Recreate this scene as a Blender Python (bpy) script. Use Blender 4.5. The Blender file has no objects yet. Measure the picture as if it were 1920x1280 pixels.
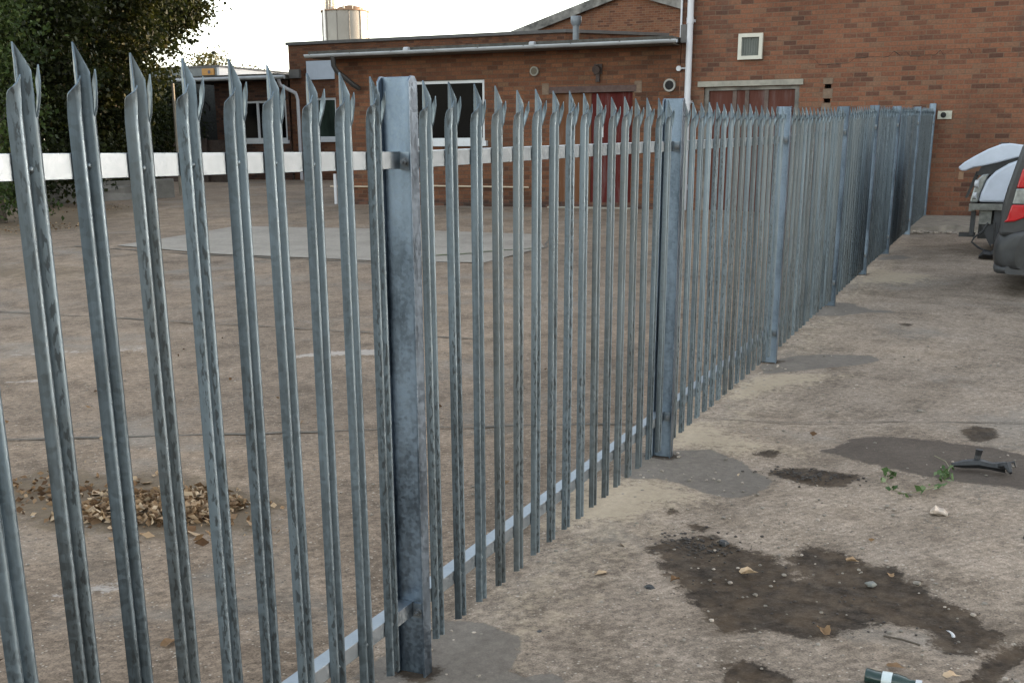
import bpy, bmesh, math, random
import numpy as np
from mathutils import Vector, Matrix
S = bpy.context.scene
R = math.radians
random.seed(7); rng = np.random.default_rng(7)

# ------------------------------------------------------------------ camera
PITCH, ROLL, HEAD = 16.25, -0.217, 23.89          # degrees; heading is to the left of the fence line (+Y)
cd = bpy.data.cameras.new('Camera'); cam = bpy.data.objects.new('Camera', cd); S.collection.objects.link(cam)
S.camera = cam
fw = Vector((-math.sin(R(HEAD))*math.cos(R(PITCH)), math.cos(R(HEAD))*math.cos(R(PITCH)), -math.sin(R(PITCH))))
rt = Vector((math.cos(R(HEAD)), math.sin(R(HEAD)), 0)); up = rt.cross(fw)
r2 = math.cos(R(ROLL))*rt + math.sin(R(ROLL))*up; u2 = -math.sin(R(ROLL))*rt + math.cos(R(ROLL))*up
cam.matrix_world = Matrix(((r2.x,u2.x,-fw.x,1.596),(r2.y,u2.y,-fw.y,-2.914),(r2.z,u2.z,-fw.z,1.602),(0,0,0,1)))
cd.sensor_width = 36; cd.sensor_fit = 'HORIZONTAL'; cd.lens = 36*2141.1/1920
cd.shift_y = (906.3-640)/1920; cd.clip_end = 2000; cd.clip_start = 0.05

# ------------------------------------------------------------------ light
SUN_EL, SUN_AZ = 6.5, 42.0                        # low evening sun beyond the brick buildings
w = bpy.data.worlds.new('World'); S.world = w; w.use_nodes = True
wt = w.node_tree
sky = wt.nodes.new('ShaderNodeTexSky'); sky.sky_type = 'NISHITA'; sky.sun_disc = False
sky.sun_elevation = R(SUN_EL); sky.sun_rotation = R(SUN_AZ); sky.air_density = 1.0; sky.dust_density = 1.2; sky.ozone_density = 1.0
hs = wt.nodes.new('ShaderNodeHueSaturation'); hs.inputs['Saturation'].default_value = 0.4
wt.links.new(sky.outputs[0], hs.inputs['Color']); wt.links.new(hs.outputs[0], wt.nodes['Background'].inputs[0])
wt.nodes['Background'].inputs[1].default_value = 0.15
sd = bpy.data.lights.new('Sun', 'SUN'); sun = bpy.data.objects.new('Sun', sd); S.collection.objects.link(sun)
sd.energy = 2.0; sd.angle = R(0.5); sd.color = (1.0, 0.72, 0.45)
sv = Vector((math.sin(R(SUN_AZ))*math.cos(R(SUN_EL)), math.cos(R(SUN_AZ))*math.cos(R(SUN_EL)), math.sin(R(SUN_EL))))
sun.rotation_euler = sv.to_track_quat('Z', 'Y').to_euler()
S.view_settings.view_transform = 'Standard'; S.view_settings.look = 'None'
S.view_settings.gamma = 1; S.view_settings.exposure = 3.0

# ------------------------------------------------------------------ node helpers
def new_mat(name):
    m = bpy.data.materials.new(name); m.use_nodes = True
    nt = m.node_tree
    return m, nt, nt.nodes['Principled BSDF']
def N(nt, typ, ins=None, **props):
    n = nt.nodes.new('ShaderNode'+typ)
    for k, v in props.items(): setattr(n, k, v)
    for k, v in (ins or {}).items(): put(nt, n.inputs[k], v)
    return n
def put(nt, sock, v):
    if isinstance(v, bpy.types.NodeSocket): nt.links.new(v, sock)
    elif isinstance(v, tuple) and len(v) == 3 and sock.type == 'RGBA': sock.default_value = (*v, 1)
    else: sock.default_value = v
def math_(nt, op, a, b=None, c=None, clamp=False):
    n = nt.nodes.new('ShaderNodeMath'); n.operation = op; n.use_clamp = clamp
    put(nt, n.inputs[0], a)
    if b is not None: put(nt, n.inputs[1], b)
    if c is not None: put(nt, n.inputs[2], c)
    return n.outputs[0]
def mix(nt, fac, a, b, blend='MIX'):
    n = nt.nodes.new('ShaderNodeMix'); n.data_type = 'RGBA'; n.blend_type = blend
    put(nt, n.inputs[0], fac); put(nt, n.inputs[6], a); put(nt, n.inputs[7], b)
    return n.outputs[2]
def noise(nt, vec, scale, detail=4, rough=.55, dist=0):
    return N(nt, 'TexNoise', {'Vector': vec, 'Scale': scale, 'Detail': detail, 'Roughness': rough, 'Distortion': dist}).outputs[0]
def ramp(nt, fac, stops):
    n = nt.nodes.new('ShaderNodeValToRGB'); put(nt, n.inputs[0], fac)
    e = n.color_ramp.elements
    while len(e) < len(stops): e.new(0.5)
    for el, (p, c) in zip(e, stops):
        el.position = p; el.color = (*c, 1) if isinstance(c, tuple) else (c, c, c, 1)
    return n.outputs[0]
def maprange(nt, v, a, b, c=0, d=1, smooth=True):
    n = N(nt, 'MapRange', {0: v, 1: a, 2: b, 3: c, 4: d})
    if smooth: n.interpolation_type = 'SMOOTHSTEP'
    return n.outputs[0]
def scaled(nt, vec, s):
    return N(nt, 'Mapping', {'Vector': vec, 'Scale': s}).outputs[0]
def bump(nt, h, strength, dist, prev=None):
    n = N(nt, 'Bump', {'Height': h, 'Strength': strength, 'Distance': dist})
    if prev is not None: nt.links.new(prev, n.inputs['Normal'])
    return n.outputs[0]
def pos(nt): return N(nt, 'NewGeometry').outputs['Position']
def objc(nt): return N(nt, 'TexCoord').outputs['Object']

def simple(name, col, rough=.6, metal=0, var=.25, scale=6, spec=None, bmp=.0):
    m, nt, b = new_mat(name); v = pos(nt)
    n1 = noise(nt, v, scale, 6)
    c = ramp(nt, n1, [(.25, tuple(x*(1-var) for x in col)), (.75, tuple(min(1, x*(1+var)) for x in col))])
    put(nt, b.inputs['Base Color'], c); b.inputs['Metallic'].default_value = metal
    put(nt, b.inputs['Roughness'], maprange(nt, noise(nt, v, scale*3), .3, .7, max(0, rough-.1), min(1, rough+.1)))
    if spec is not None: b.inputs['Specular IOR Level'].default_value = spec
    if bmp: put(nt, b.inputs['Normal'], bump(nt, noise(nt, v, scale*8), bmp, .01))
    return m

def brick_mat(name, cols, mortar=(.15,.10,.068), course=.077, length=.219, tone=1.0, damp=0.0, crack=False):
    m, nt, b = new_mat(name)
    P = pos(nt); s = N(nt, 'SeparateXYZ', {0: P})
    wob = noise(nt, P, 2.2, 3)
    u = math_(nt, 'ADD', math_(nt, 'ADD', s.outputs[0], s.outputs[1]), math_(nt, 'MULTIPLY', wob, .012))
    v = math_(nt, 'ADD', s.outputs[2], math_(nt, 'MULTIPLY', noise(nt, P, 1.3, 2), .02))
    rv = math_(nt, 'DIVIDE', v, course); row = math_(nt, 'FLOOR', rv)
    odd = math_(nt, 'FLOORED_MODULO', row, 2.0)
    ru = math_(nt, 'ADD', math_(nt, 'DIVIDE', u, length), math_(nt, 'MULTIPLY', odd, .5)); col = math_(nt, 'FLOOR', ru)
    fu = math_(nt, 'FRACT', ru); fv = math_(nt, 'FRACT', rv)
    eu = math_(nt, 'MULTIPLY', math_(nt, 'MINIMUM', fu, math_(nt, 'SUBTRACT', 1.0, fu)), length)
    ev = math_(nt, 'MULTIPLY', math_(nt, 'MINIMUM', fv, math_(nt, 'SUBTRACT', 1.0, fv)), course)
    d = math_(nt, 'ADD', math_(nt, 'MINIMUM', eu, ev), math_(nt, 'MULTIPLY', math_(nt, 'SUBTRACT', noise(nt, P, 45, 3), .5), .006))
    isb = maprange(nt, d, .003, .0085)
    cid = N(nt, 'CombineXYZ', {0: col, 1: row, 2: 3.0}).outputs[0]
    wn = N(nt, 'TexWhiteNoise', {'Vector': cid}, noise_dimensions='3D')
    bc = ramp(nt, wn.outputs[0], cols)
    big = noise(nt, P, .55, 5, .6)
    bc = mix(nt, .75, bc, ramp(nt, noise(nt, P, 28, 5, .7), [(.3, .62), (.7, 1.35)]), 'MULTIPLY')
    mc = mix(nt, noise(nt, P, 9, 5), mortar, tuple(x*.55 for x in mortar))
    c = mix(nt, isb, mc, bc)
    c = mix(nt, .85, c, ramp(nt, big, [(.28, .68*tone), (.5, 1.0*tone), (.72, 1.22*tone)]), 'MULTIPLY')
    streak = noise(nt, scaled(nt, P, (2.4, 2.4, .22)), 1.6, 5, .6)
    c = mix(nt, maprange(nt, streak, .56, .74, 0, .4), c, (.055, .042, .034))
    pale = noise(nt, scaled(nt, P, (1.0, 1.0, 2.0)), 1.1, 6, .65)
    c = mix(nt, maprange(nt, pale, .62, .8, 0, .22), c, (.20, .14, .10))
    put(nt, b.inputs['Base Color'], c); b.inputs['Roughness'].default_value = .88; b.inputs['Specular IOR Level'].default_value = .25
    n1 = bump(nt, isb, .55, .006); put(nt, b.inputs['Normal'], bump(nt, noise(nt, P, 60, 4, .7), .35, .004, n1))
    return m

def galv(name, dark, light, metal, r0, r1, streaks=.6, brown=.0, flecks=0):
    m, nt, b = new_mat(name); O = objc(nt)
    rnd = N(nt, 'ObjectInfo').outputs['Random']
    off = N(nt, 'VectorMath', {0: O, 1: N(nt, 'CombineXYZ', {0: math_(nt, 'MULTIPLY', rnd, 37.0), 1: math_(nt, 'MULTIPLY', rnd, 91.0), 2: math_(nt, 'MULTIPLY', rnd, 53.0)}).outputs[0]}, operation='ADD').outputs[0]
    st = noise(nt, scaled(nt, off, (30, 30, 1.1)), 1.0, 6, .65)
    cl = noise(nt, scaled(nt, off, (9, 9, 3.0)), 1.0, 5, .6)
    sp = N(nt, 'TexVoronoi', {'Vector': off, 'Scale': 95.0}).outputs['Color']
    spg = N(nt, 'SeparateColor', {0: sp}).outputs[0]
    f = math_(nt, 'ADD', math_(nt, 'MULTIPLY', st, streaks), math_(nt, 'MULTIPLY', cl, 1-streaks))
    f = math_(nt, 'ADD', f, math_(nt, 'MULTIPLY', math_(nt, 'SUBTRACT', spg, .5), .10))
    f = math_(nt, 'ADD', f, math_(nt, 'MULTIPLY', math_(nt, 'SUBTRACT', rnd, .5), .16))
    c = ramp(nt, f, [(.34, dark), (.64, light)])
    if brown:
        bm = maprange(nt, math_(nt, 'FRACT', math_(nt, 'MULTIPLY', rnd, 7.31)), .55, .8, 0, brown)
        c = mix(nt, bm, c, mix(nt, cl, (.062, .058, .047), (.115, .11, .095)))
    rough = maprange(nt, math_(nt, 'ADD', math_(nt, 'MULTIPLY', spg, .35), math_(nt, 'MULTIPLY', cl, .65)), .25, .75, r0, r1)
    if flecks:
        rdg = maprange(nt, N(nt, 'SeparateXYZ', {0: O}).outputs[0], -.0282, -.0245)
        wear = math_(nt, 'MULTIPLY', rdg, maprange(nt, noise(nt, scaled(nt, off, (20, 20, 4)), 1.0, 4, .6), .34, .62, .10, .7))
        c = mix(nt, wear, c, (.18,.228,.268))
        fl = noise(nt, scaled(nt, off, (120, 120, 38)), 1.0, 3, .5)
        lo = math_(nt, 'ADD', noise(nt, scaled(nt, off, (10, 10, 1.3)), 1.0, 2, .5), maprange(nt, N(nt, 'SeparateXYZ', {0: O}).outputs[2], .3, 1.3, .10, -.06))
        xo = N(nt, 'SeparateXYZ', {0: O}).outputs[0]; band = math_(nt, 'MULTIPLY', maprange(nt, xo, -.0385, -.0325), maprange(nt, xo, -.0255, -.0275))
        fm = math_(nt, 'MULTIPLY', band, math_(nt, 'MULTIPLY', maprange(nt, fl, .50, .58), maprange(nt, math_(nt, 'ADD', lo, math_(nt, 'MULTIPLY', math_(nt, 'SUBTRACT', math_(nt, 'FRACT', math_(nt, 'MULTIPLY', rnd, 13.7)), .62), .22)), .43, .55)))
        c = mix(nt, math_(nt, 'MULTIPLY', fm, flecks*.8), c, (.03, .033, .035))
    put(nt, b.inputs['Base Color'], c); b.inputs['Metallic'].default_value = metal
    put(nt, b.inputs['Roughness'], rough)
    put(nt, b.inputs['Normal'], bump(nt, math_(nt, 'ADD', math_(nt, 'MULTIPLY', st, .5), noise(nt, off, 140, 3)), .12, .002))
    return m

M = {}
RED = [(0.0,(.070,.033,.022)),(.12,(.100,.045,.028)),(.45,(.140,.058,.033)),(.8,(.160,.069,.039)),(1.0,(.138,.074,.046))]
ORG = [(0.0,(.060,.026,.015)),(.2,(.090,.037,.020)),(.55,(.112,.046,.023)),(.85,(.128,.054,.028)),(1.0,(.104,.054,.030))]
M['brick_red'] = brick_mat('red_brick', RED)
M['brick_orange'] = brick_mat('orange_brick', ORG, mortar=(.092,.060,.040))
M['brick_gable'] = brick_mat('gable_brick', ORG, mortar=(.15,.10,.07), tone=1.35)
M['brick_dark'] = brick_mat('dark_brick', [(0,(.035,.02,.016)),(.5,(.065,.032,.022)),(1,(.095,.045,.03))], mortar=(.065,.05,.04))
M['pale'] = galv('weathered_galvanised', (.050,.064,.075), (.122,.156,.183), .90, .40, .58, .66, .30, .92)
M['post'] = galv('galvanised_post', (.062,.082,.108), (.150,.190,.240), .95, .32, .50, .15)
M['rail'] = galv('galvanised_rail', (.19,.22,.25), (.225,.255,.285), .95, .42, .52, .3)
M['bolt'] = simple('steel_bolt', (.25,.26,.27), .4, .9)
M['white_frame'] = simple('white_pvc', (.40,.41,.43), .35, 0, .06)
M['white_pipe'] = simple('white_pipe', (.42,.42,.44), .4, 0, .1, 3)
M['grey_pvc'] = simple('grey_gutter', (.27,.28,.29), .45, 0, .2, 4)
M['dark_pvc'] = simple('dark_pipe', (.025,.024,.024), .45, 0, .2)
M['fascia'] = simple('mossy_fascia', (.045,.042,.035), .85, 0, .5, 7, bmp=.4)
M['coping'] = simple('lead_coping', (.075,.07,.066), .7, 0, .25, 3)
M['felt'] = simple('roof_felt', (.10,.095,.085), .9, 0, .4, 4, bmp=.3)
M['verge'] = simple('weathered_verge', (.15,.14,.125), .85, 0, .85, 3)
M['lintel'] = simple('concrete_lintel', (.22,.205,.17), .85, 0, .25, 8, bmp=.3)
M['darklintel'] = simple('brown_lintel', (.06,.034,.028), .8, 0, .3)
M['sheet'] = simple('render_panel', (.34,.38,.44), .5, 0, .06)
M['cream'] = simple('cream_cable', (.36,.29,.21), .6, 0, .15)
M['black'] = simple('black_rubber', (.012,.012,.012), .6, 0, .2)
M['hole'] = simple('cavity', (.006,.005,.005), .9, 0, .2)
M['mortar'] = simple('pale_mortar', (.125,.085,.058), .9, 0, .3, 12, bmp=.4)
M['silo'] = simple('silo_cladding', (.21,.195,.17), .6, .1, .12, .6)
M['rust'] = simple('silo_rust', (.20,.12,.07), .8, 0, .4, 1)
M['steel'] = simple('thin_steel', (.35,.34,.32), .5, .5, .2)
M['bark'] = simple('bark', (.07,.055,.04), .95, 0, .4, 9, bmp=.6)
M['wood'] = simple('brown_board', (.20,.105,.05), .7, 0, .3, 5)
M['paper'] = simple('paper_notice', (.48,.47,.47), .8, 0, .04)
M['ink'] = simple('printed_ink', (.10,.09,.10), .8, 0, .1)
M['orange'] = simple('orange_sign', (.36,.17,.03), .6, 0, .1)
M['fasciawhite'] = simple('white_fascia', (.50,.49,.48), .6, 0, .06)
M['cladgrey'] = simple('grey_cladding', (.13,.138,.135), .6, 0, .15)
def glass(name, col, rough):
    m, nt, b = new_mat(name); b.inputs['Base Color'].default_value = (*col, 1); b.inputs['Roughness'].default_value = rough
    put(nt, b.inputs['Base Color'], ramp(nt, noise(nt, scaled(nt, pos(nt), (1.2, 1.2, .4)), 2.0, 3), [(.35, tuple(x*.5 for x in col)), (.7, tuple(x*1.5 for x in col))]))
    b.inputs['Specular IOR Level'].default_value = .03
    return m
M['glass'] = glass('dark_glass', (.0025,.0025,.003), .15)
M['glass_green'] = glass('blind_behind_glass', (.022,.032,.026), .2)
def redpaint(name, c1, c2, vert=.25):
    m, nt, b = new_mat(name); P = pos(nt)
    n = noise(nt, scaled(nt, P, (6, 6, .8)), 1.2, 6, .65)
    c = ramp(nt, n, [(.3, c1), (.55, c2), (.74, tuple(x*.75+.05 for x in c2))]); put(nt, b.inputs['Base Color'], c); b.inputs['Roughness'].default_value = .8; b.inputs['Specular IOR Level'].default_value = .12
    return m
M['red_door'] = redpaint('red_door_paint', (.044,.007,.006), (.064,.011,.009))
M['ply_door'] = redpaint('bare_plywood', (.070,.030,.015), (.105,.048,.024))
M['red_board'] = redpaint('faded_red_board', (.058,.019,.013), (.078,.031,.023))
def carpaint(name, col, metal=.3, rough=.28):
    m, nt, b = new_mat(name)
    dirt = noise(nt, pos(nt), 5, 6, .65)
    put(nt, b.inputs['Base Color'], ramp(nt, dirt, [(.4, col), (.8, tuple(x*.75+.035 for x in col))]))
    b.inputs['Metallic'].default_value = metal; put(nt, b.inputs['Roughness'], maprange(nt, dirt, .35, .7, rough, rough+.25))
    b.inputs['Coat Weight'].default_value = .12; b.inputs['Coat Roughness'].default_value = .1
    return m
M['grey_car'] = carpaint('grey_car_paint', (.009,.0095,.0105), .05, .38)
M['white_van'] = carpaint('white_van_paint', (.43,.47,.54), 0, .3)
M['car_plastic'] = simple('car_plastic', (.03,.031,.033), .5, 0, .2)
M['bare_steel'] = simple('dirty_chassis_steel', (.15,.15,.135), .55, .4, .5, 14)
M['red_lens'] = simple('red_lens', (.33,.006,.010), .15, 0, .08)
M['clear_lens'] = simple('clear_lens', (.20,.215,.21), .15, .3, .3, 22)
M['tyre'] = simple('tyre_rubber', (.016,.016,.016), .85, 0, .2)
M['alloy'] = simple('wheel_alloy', (.4,.4,.41), .35, .8, .1)
M['conc_strip'] = simple('rough_concrete', (.20,.17,.135), .9, 0, .4, 6, bmp=.8)
M['lowwall'] = simple('grey_render', (.12,.112,.10), .9, 0, .3, 4, bmp=.5)
M['bottle'] = simple('green_bottle_plastic', (.012,.03,.026), .2, 0, .4, 12)
M['label'] = simple('bottle_label', (.42,.47,.47), .5, 0, .3, 20)
M['stone'] = simple('small_stones', (.16,.14,.115), .9, 0, .6, 14, bmp=.4)
M['scrap'] = simple('black_scrap', (.010,.010,.011), .5, 0, .4, 20)
def leafmat(name, stops, transl=.22, rough=.55):
    m, nt, b = new_mat(name)
    a = N(nt, 'Attribute', attribute_name='tint').outputs['Fac']
    c = ramp(nt, a, stops); put(nt, b.inputs['Base Color'], c); b.inputs['Roughness'].default_value = rough
    b.inputs['Specular IOR Level'].default_value = .12
    t = N(nt, 'BsdfTranslucent', {'Color': mix(nt, .3, c, (.05, .06, .01))})
    mx = N(nt, 'MixShader', {0: transl, 1: b.outputs[0], 2: t.outputs[0]})
    nt.links.new(mx.outputs[0], nt.nodes['Material Output'].inputs[0])
    return m
M['leaf_light'] = leafmat('hedge_leaf', [(0,(.008,.014,.004)),(.4,(.024,.040,.010)),(.75,(.048,.070,.018)),(1,(.08,.09,.025))])
M['leaf_dark'] = leafmat('dark_tree_leaf', [(0,(.004,.006,.0025)),(.45,(.012,.017,.005)),(.8,(.028,.035,.010)),(1,(.045,.034,.012))], .25)
M['leaf_olive'] = leafmat('olive_tree_leaf', [(0,(.004,.006,.002)),(.45,(.013,.018,.005)),(.8,(.034,.038,.010)),(1,(.042,.032,.012))], .25)
M['leaf_far'] = leafmat('far_tree_leaf', [(0,(.03,.03,.008)),(1,(.085,.075,.02))])
M['leaf_ivy'] = leafmat('ivy_leaf', [(0,(.03,.06,.02)),(.6,(.08,.13,.05)),(1,(.3,.34,.2))], .2)
M['leaf_dry'] = leafmat('dry_leaf', [(0,(.04,.021,.011)),(.4,(.115,.066,.036)),(.75,(.27,.175,.10)),(1,(.44,.33,.22))], .15, .8)

# ------------------------------------------------------------------ mesh helpers
class MB:
    def __init__(s): s.v = []; s.f = []; s.smooth = []
    def add(s, vs, fs, smooth=False):
        o = len(s.v); s.v += [tuple(p) for p in vs]; s.f += [tuple(i+o for i in f) for f in fs]; s.smooth += [smooth]*len(fs); return s
    def box(s, x0, x1, y0, y1, z0, z1):
        return s.add([(x,y,z) for z in (z0,z1) for y in (y0,y1) for x in (x0,x1)], [(0,2,3,1),(4,5,7,6),(0,1,5,4),(2,6,7,3),(0,4,6,2),(1,3,7,5)])
    def tube(s, pts, rad, n=10, caps=True, smooth=True):
        pts = [Vector(p) for p in pts]; rr = rad if isinstance(rad, (list, tuple)) else [rad]*len(pts)
        rings = []; prev = None
        for i, p in enumerate(pts):
            t = (pts[min(i+1, len(pts)-1)]-pts[max(i-1, 0)]).normalized()
            if prev is None:
                a = Vector((0,0,1)) if abs(t.z) < .9 else Vector((1,0,0)); prev = t.cross(a).normalized()
            prev = (prev - t*prev.dot(t)).normalized(); q = t.cross(prev)
            rings.append([p+(prev*math.cos(2*math.pi*k/n)+q*math.sin(2*math.pi*k/n))*rr[i] for k in range(n)])
        fs = [(i*n+k, i*n+(k+1)%n, (i+1)*n+(k+1)%n, (i+1)*n+k) for i in range(len(pts)-1) for k in range(n)]
        s.add([p for r in rings for p in r], fs, smooth)
        if caps:
            s.add(rings[0], [tuple(range(n))[::-1]]); s.add(rings[-1], [tuple(range(n))])
        return s
    def loft(s, rings, smooth=True, caps=True):
        n = len(rings[0])
        fs = [(i*n+k, i*n+(k+1)%n, (i+1)*n+(k+1)%n, (i+1)*n+k) for i in range(len(rings)-1) for k in range(n)]
        s.add([p for r in rings for p in r], fs, smooth)
        if caps: s.add(rings[0], [tuple(range(n))[::-1]]); s.add(rings[-1], [tuple(range(n))])
        return s
    def extr(s, poly, vec):                      # planar polygon pushed along vec
        n = len(poly); v = Vector(vec); a = [Vector(p) for p in poly]
        return s.add(a+[p+v for p in a], [tuple(range(n))[::-1], tuple(range(n, 2*n))]+[(k,(k+1)%n,n+(k+1)%n,n+k) for k in range(n)])
    def build(s, name, mat, parent=None, bevel=0, recalc=True):
        me = bpy.data.meshes.new(name); me.from_pydata(s.v, [], s.f)
        me.polygons.foreach_set('use_smooth', s.smooth)
        if recalc:
            b = bmesh.new(); b.from_mesh(me); bmesh.ops.recalc_face_normals(b, faces=b.faces); b.to_mesh(me); b.free()
        me.materials.append(mat); o = bpy.data.objects.new(name, me); S.collection.objects.link(o)
        if parent: o.parent = parent; o.matrix_parent_inverse = parent.matrix_basis.inverted()
        if bevel:
            bv = o.modifiers.new('bevel', 'BEVEL'); bv.width = bevel; bv.segments = 2; bv.limit_method = 'ANGLE'
        return o
def box(name, mat, parent, *a, bevel=0): return MB().box(*a).build(name, mat, parent, bevel)
def tag(o, label, cat, group=None, kind=None):
    if label: o['label'] = label
    if cat: o['category'] = cat
    if group: o['group'] = group
    if kind: o['kind'] = kind
    return o
def structure(o): o['kind'] = 'structure'; return o
def thing(name, label, cat, loc=(0,0,0), group=None):
    o = bpy.data.objects.new(name, None); o.empty_display_size = .3; S.collection.objects.link(o); o.location = loc
    return tag(o, label, cat, group)

# ------------------------------------------------------------------ ground
GY = [-300,-40,-10,-2.9,0,2.75,5.5,8.25,10.3,12.4,15.2,17.5,18,30,45,80,400]
GZ = [-.3,-.3,-.11,0,0,.043,.09,.175,.25,.306,.385,.44,.45,.70,.85,1.0,1.2]
def sst(a, b, x):
    t = np.clip((np.asarray(x, float)-a)/(b-a), 0, 1); return t*t*(3-2*t)
def g(X, Y): return np.interp(Y, GY, GZ)+.1*sst(-.8,-4,X)*sst(12,18,Y)*(1-sst(18,30,Y))
def gz(x, y): return float(g(x, y))
def axis(lo, hi, step, l2, h2, step2, l3=None, h3=None):
    a = np.arange(lo, hi+1e-6, step); b = np.arange(hi+step2, h2+1e-6, step2); c = np.arange(l2, lo-1e-6, step2)
    far = np.geomspace(1.5, 400, 16)
    return np.concatenate([(c[0] if len(c) else lo)-far[::-1], c, a, b, (b[-1] if len(b) else hi)+far])
AX = axis(-6, 2.3, .05, -18, 6, .3); AY = axis(-1.6, 6.4, .05, -4, 20, .15)
GX_, GY_ = np.meshgrid(AX, AY); XX = GX_.ravel(); YY = GY_.ravel()
ZZ = g(XX, YY)
def poly_mask(poly, w=.10):
    P = np.array(poly); val = np.zeros(len(XX)); lo = P.min(0)-w*1.2; hi = P.max(0)+w*1.2
    idx = np.where((XX > lo[0])&(XX < hi[0])&(YY > lo[1])&(YY < hi[1]))[0]
    x = XX[idx]; y = YY[idx]; dmin = np.full(len(idx), 1e9); ins = np.zeros(len(idx), bool)
    for a, b in zip(P, np.roll(P, -1, 0)):
        e = b-a; t = np.clip(((x-a[0])*e[0]+(y-a[1])*e[1])/(e@e+1e-12), 0, 1)
        dmin = np.minimum(dmin, np.hypot(x-a[0]-t*e[0], y-a[1]-t*e[1]))
        c = (a[1] > y) != (b[1] > y)
        ins ^= c & (x < (b[0]-a[0])*(y-a[1])/(b[1]-a[1]+1e-12)+a[0])
    val[idx] = np.clip(.5+np.where(ins, dmin, -dmin)/(2*w), 0, 1); return val
oilA = [[.3,1.43],[.38,1.56],[.5,1.62],[.6,1.54],[.76,1.52],[.84,1.41],[.94,1.28],[.99,1.3],[.86,1.48],[.91,1.68],[.99,1.68],[1.12,1.58],[1.27,1.5],[1.37,1.43],[1.46,1.29],[1.57,1.19],[1.63,1.07],[1.68,.98],[1.6,.87],[1.49,.84],[1.42,.98],[1.28,.99],[1.2,.89],[1.11,.78],[1.02,.75],[.89,.75],[.79,.71],[.71,.79],[.61,.92],[.52,1.06],[.43,1.21],[.35,1.32]]
dampB = [[.7,3.17],[.79,3.31],[.85,3.53],[.99,3.6],[1.17,3.6],[1.36,3.6],[1.55,3.56],[1.72,3.47],[2.01,3.4],[1.99,2.71],[1.64,2.85],[1.46,2.86],[1.31,2.89],[1.12,2.95],[.96,3.03],[.83,3.12],[.73,3.13]]
oilC = [[.5,2.72],[.59,2.8],[.73,2.84],[.87,2.83],[.96,2.79],[.9,2.57],[.77,2.54],[.62,2.63]]
patD = [[-.01,2.89],[.15,2.97],[.32,2.89],[.45,2.7],[.59,2.55],[.58,2.38],[.48,2.18],[.36,2.21],[.19,2.31],[.07,2.36],[-.07,2.29],[-.19,2.42],[-.2,2.76]]
darkF = [[.85,.45],[.94,.51],[1.04,.46],[1.11,.35],[.9,.26]]
trenG = [[1.83,1.17],[1.74,1.0],[1.68,.94],[1.61,.77],[1.55,.56],[1.5,.40],[1.57,.40],[1.64,.59],[1.71,.82],[1.76,.92],[1.85,1.08]]
patH = [[-.02,.44],[.07,.41],[.18,.35],[.21,.25],[.23,.14],[.3,.12],[.35,.17],[.4,.17],[.46,.08],[.3,-.2],[.0,-.25],[-.2,-.1],[-.2,.13],[-.18,.4]]
patI = [[-.01,5.62],[.1,5.8],[.26,5.96],[.43,6.02],[.62,6.04],[.71,5.87],[.58,5.66],[.42,5.49],[.2,5.26],[.01,5.09],[-.09,5.34]]
patJ = [[-.1,8.15],[-.02,8.49],[.1,8.49],[.29,8.21],[.58,8.04],[.27,7.9],[.13,7.65],[-.09,7.61]]
patK = [[-.06,12.17],[.11,12.51],[.33,12.29],[.17,11.96],[-.06,11.9]]
lightL = [[-.04,9.68],[-.05,10.82],[.04,11.28],[.29,10.81],[.78,10.63],[.52,9.84],[.15,9.73]]
sandE = [[[-.07,2.27],[.06,2.34],[.21,2.27],[.33,2.15],[.25,2.0],[.13,1.66],[-.04,1.52],[-.2,1.5],[-.25,2.2]], [[-.03,2.94],[.14,3.0],[.31,2.97],[.37,3.1],[.61,3.08],[.28,3.28],[-.01,3.5],[-.2,3.4],[-.15,3.0]], [[-.13,4.4],[-.04,4.99],[.23,5.18],[.55,5.21],[.3,4.78],[.08,4.3],[-.02,4.26]]]
small = [[[.38,3.0],[.43,3.09],[.53,3.08],[.5,2.97]], [[1.37,3.88],[1.44,4.06],[1.57,3.99],[1.54,3.72],[1.45,3.66]], [[.65,7.41],[.71,7.53],[.79,7.47],[.73,7.34]], [[.22,1.88],[.25,1.94],[.3,1.91],[.28,1.83]], [[.36,1.72],[.4,1.79],[.48,1.73],[.45,1.67]]]
mx = np.maximum.reduce
oil = mx([poly_mask(oilA,.09), poly_mask(oilC,.07), poly_mask(darkF,.06), poly_mask(trenG,.035)]+[poly_mask(p,.05) for p in small])
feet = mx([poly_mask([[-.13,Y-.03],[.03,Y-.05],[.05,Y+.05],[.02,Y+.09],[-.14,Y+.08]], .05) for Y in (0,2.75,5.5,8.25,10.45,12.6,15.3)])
oil = np.maximum(oil, feet*.85)  # dirt gathered round the post feet, doubling as painted contact darkening
damp = poly_mask(dampB, .045)
patch = mx([poly_mask(p, .035) for p in (patD, patH, patI, patJ, patK)])
sand = mx([poly_mask(p, .22) for p in sandE]+[poly_mask(lightL,.3)*.9])
sand = np.maximum(sand, .42*np.exp(-((XX-.12)/.28)**2)*((YY > -1)&(YY < 12)))
litter = mx([poly_mask([[-15.6,11],[-13.6,11.4],[-13.9,13.2],[-15.5,16.5],[-17.5,17],[-17,12]], .8), poly_mask([[-3.0,.95],[-2.6,.75],[-2.2,.62],[-1.7,.72],[-1.3,1.0],[-1.45,1.35],[-2.0,1.5],[-2.9,1.35]], .16), poly_mask([[-11.5,6.2],[-9,7.4],[-8.6,8.0],[-9.5,8.4],[-13,8.6]], 1.0)*.8])
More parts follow.
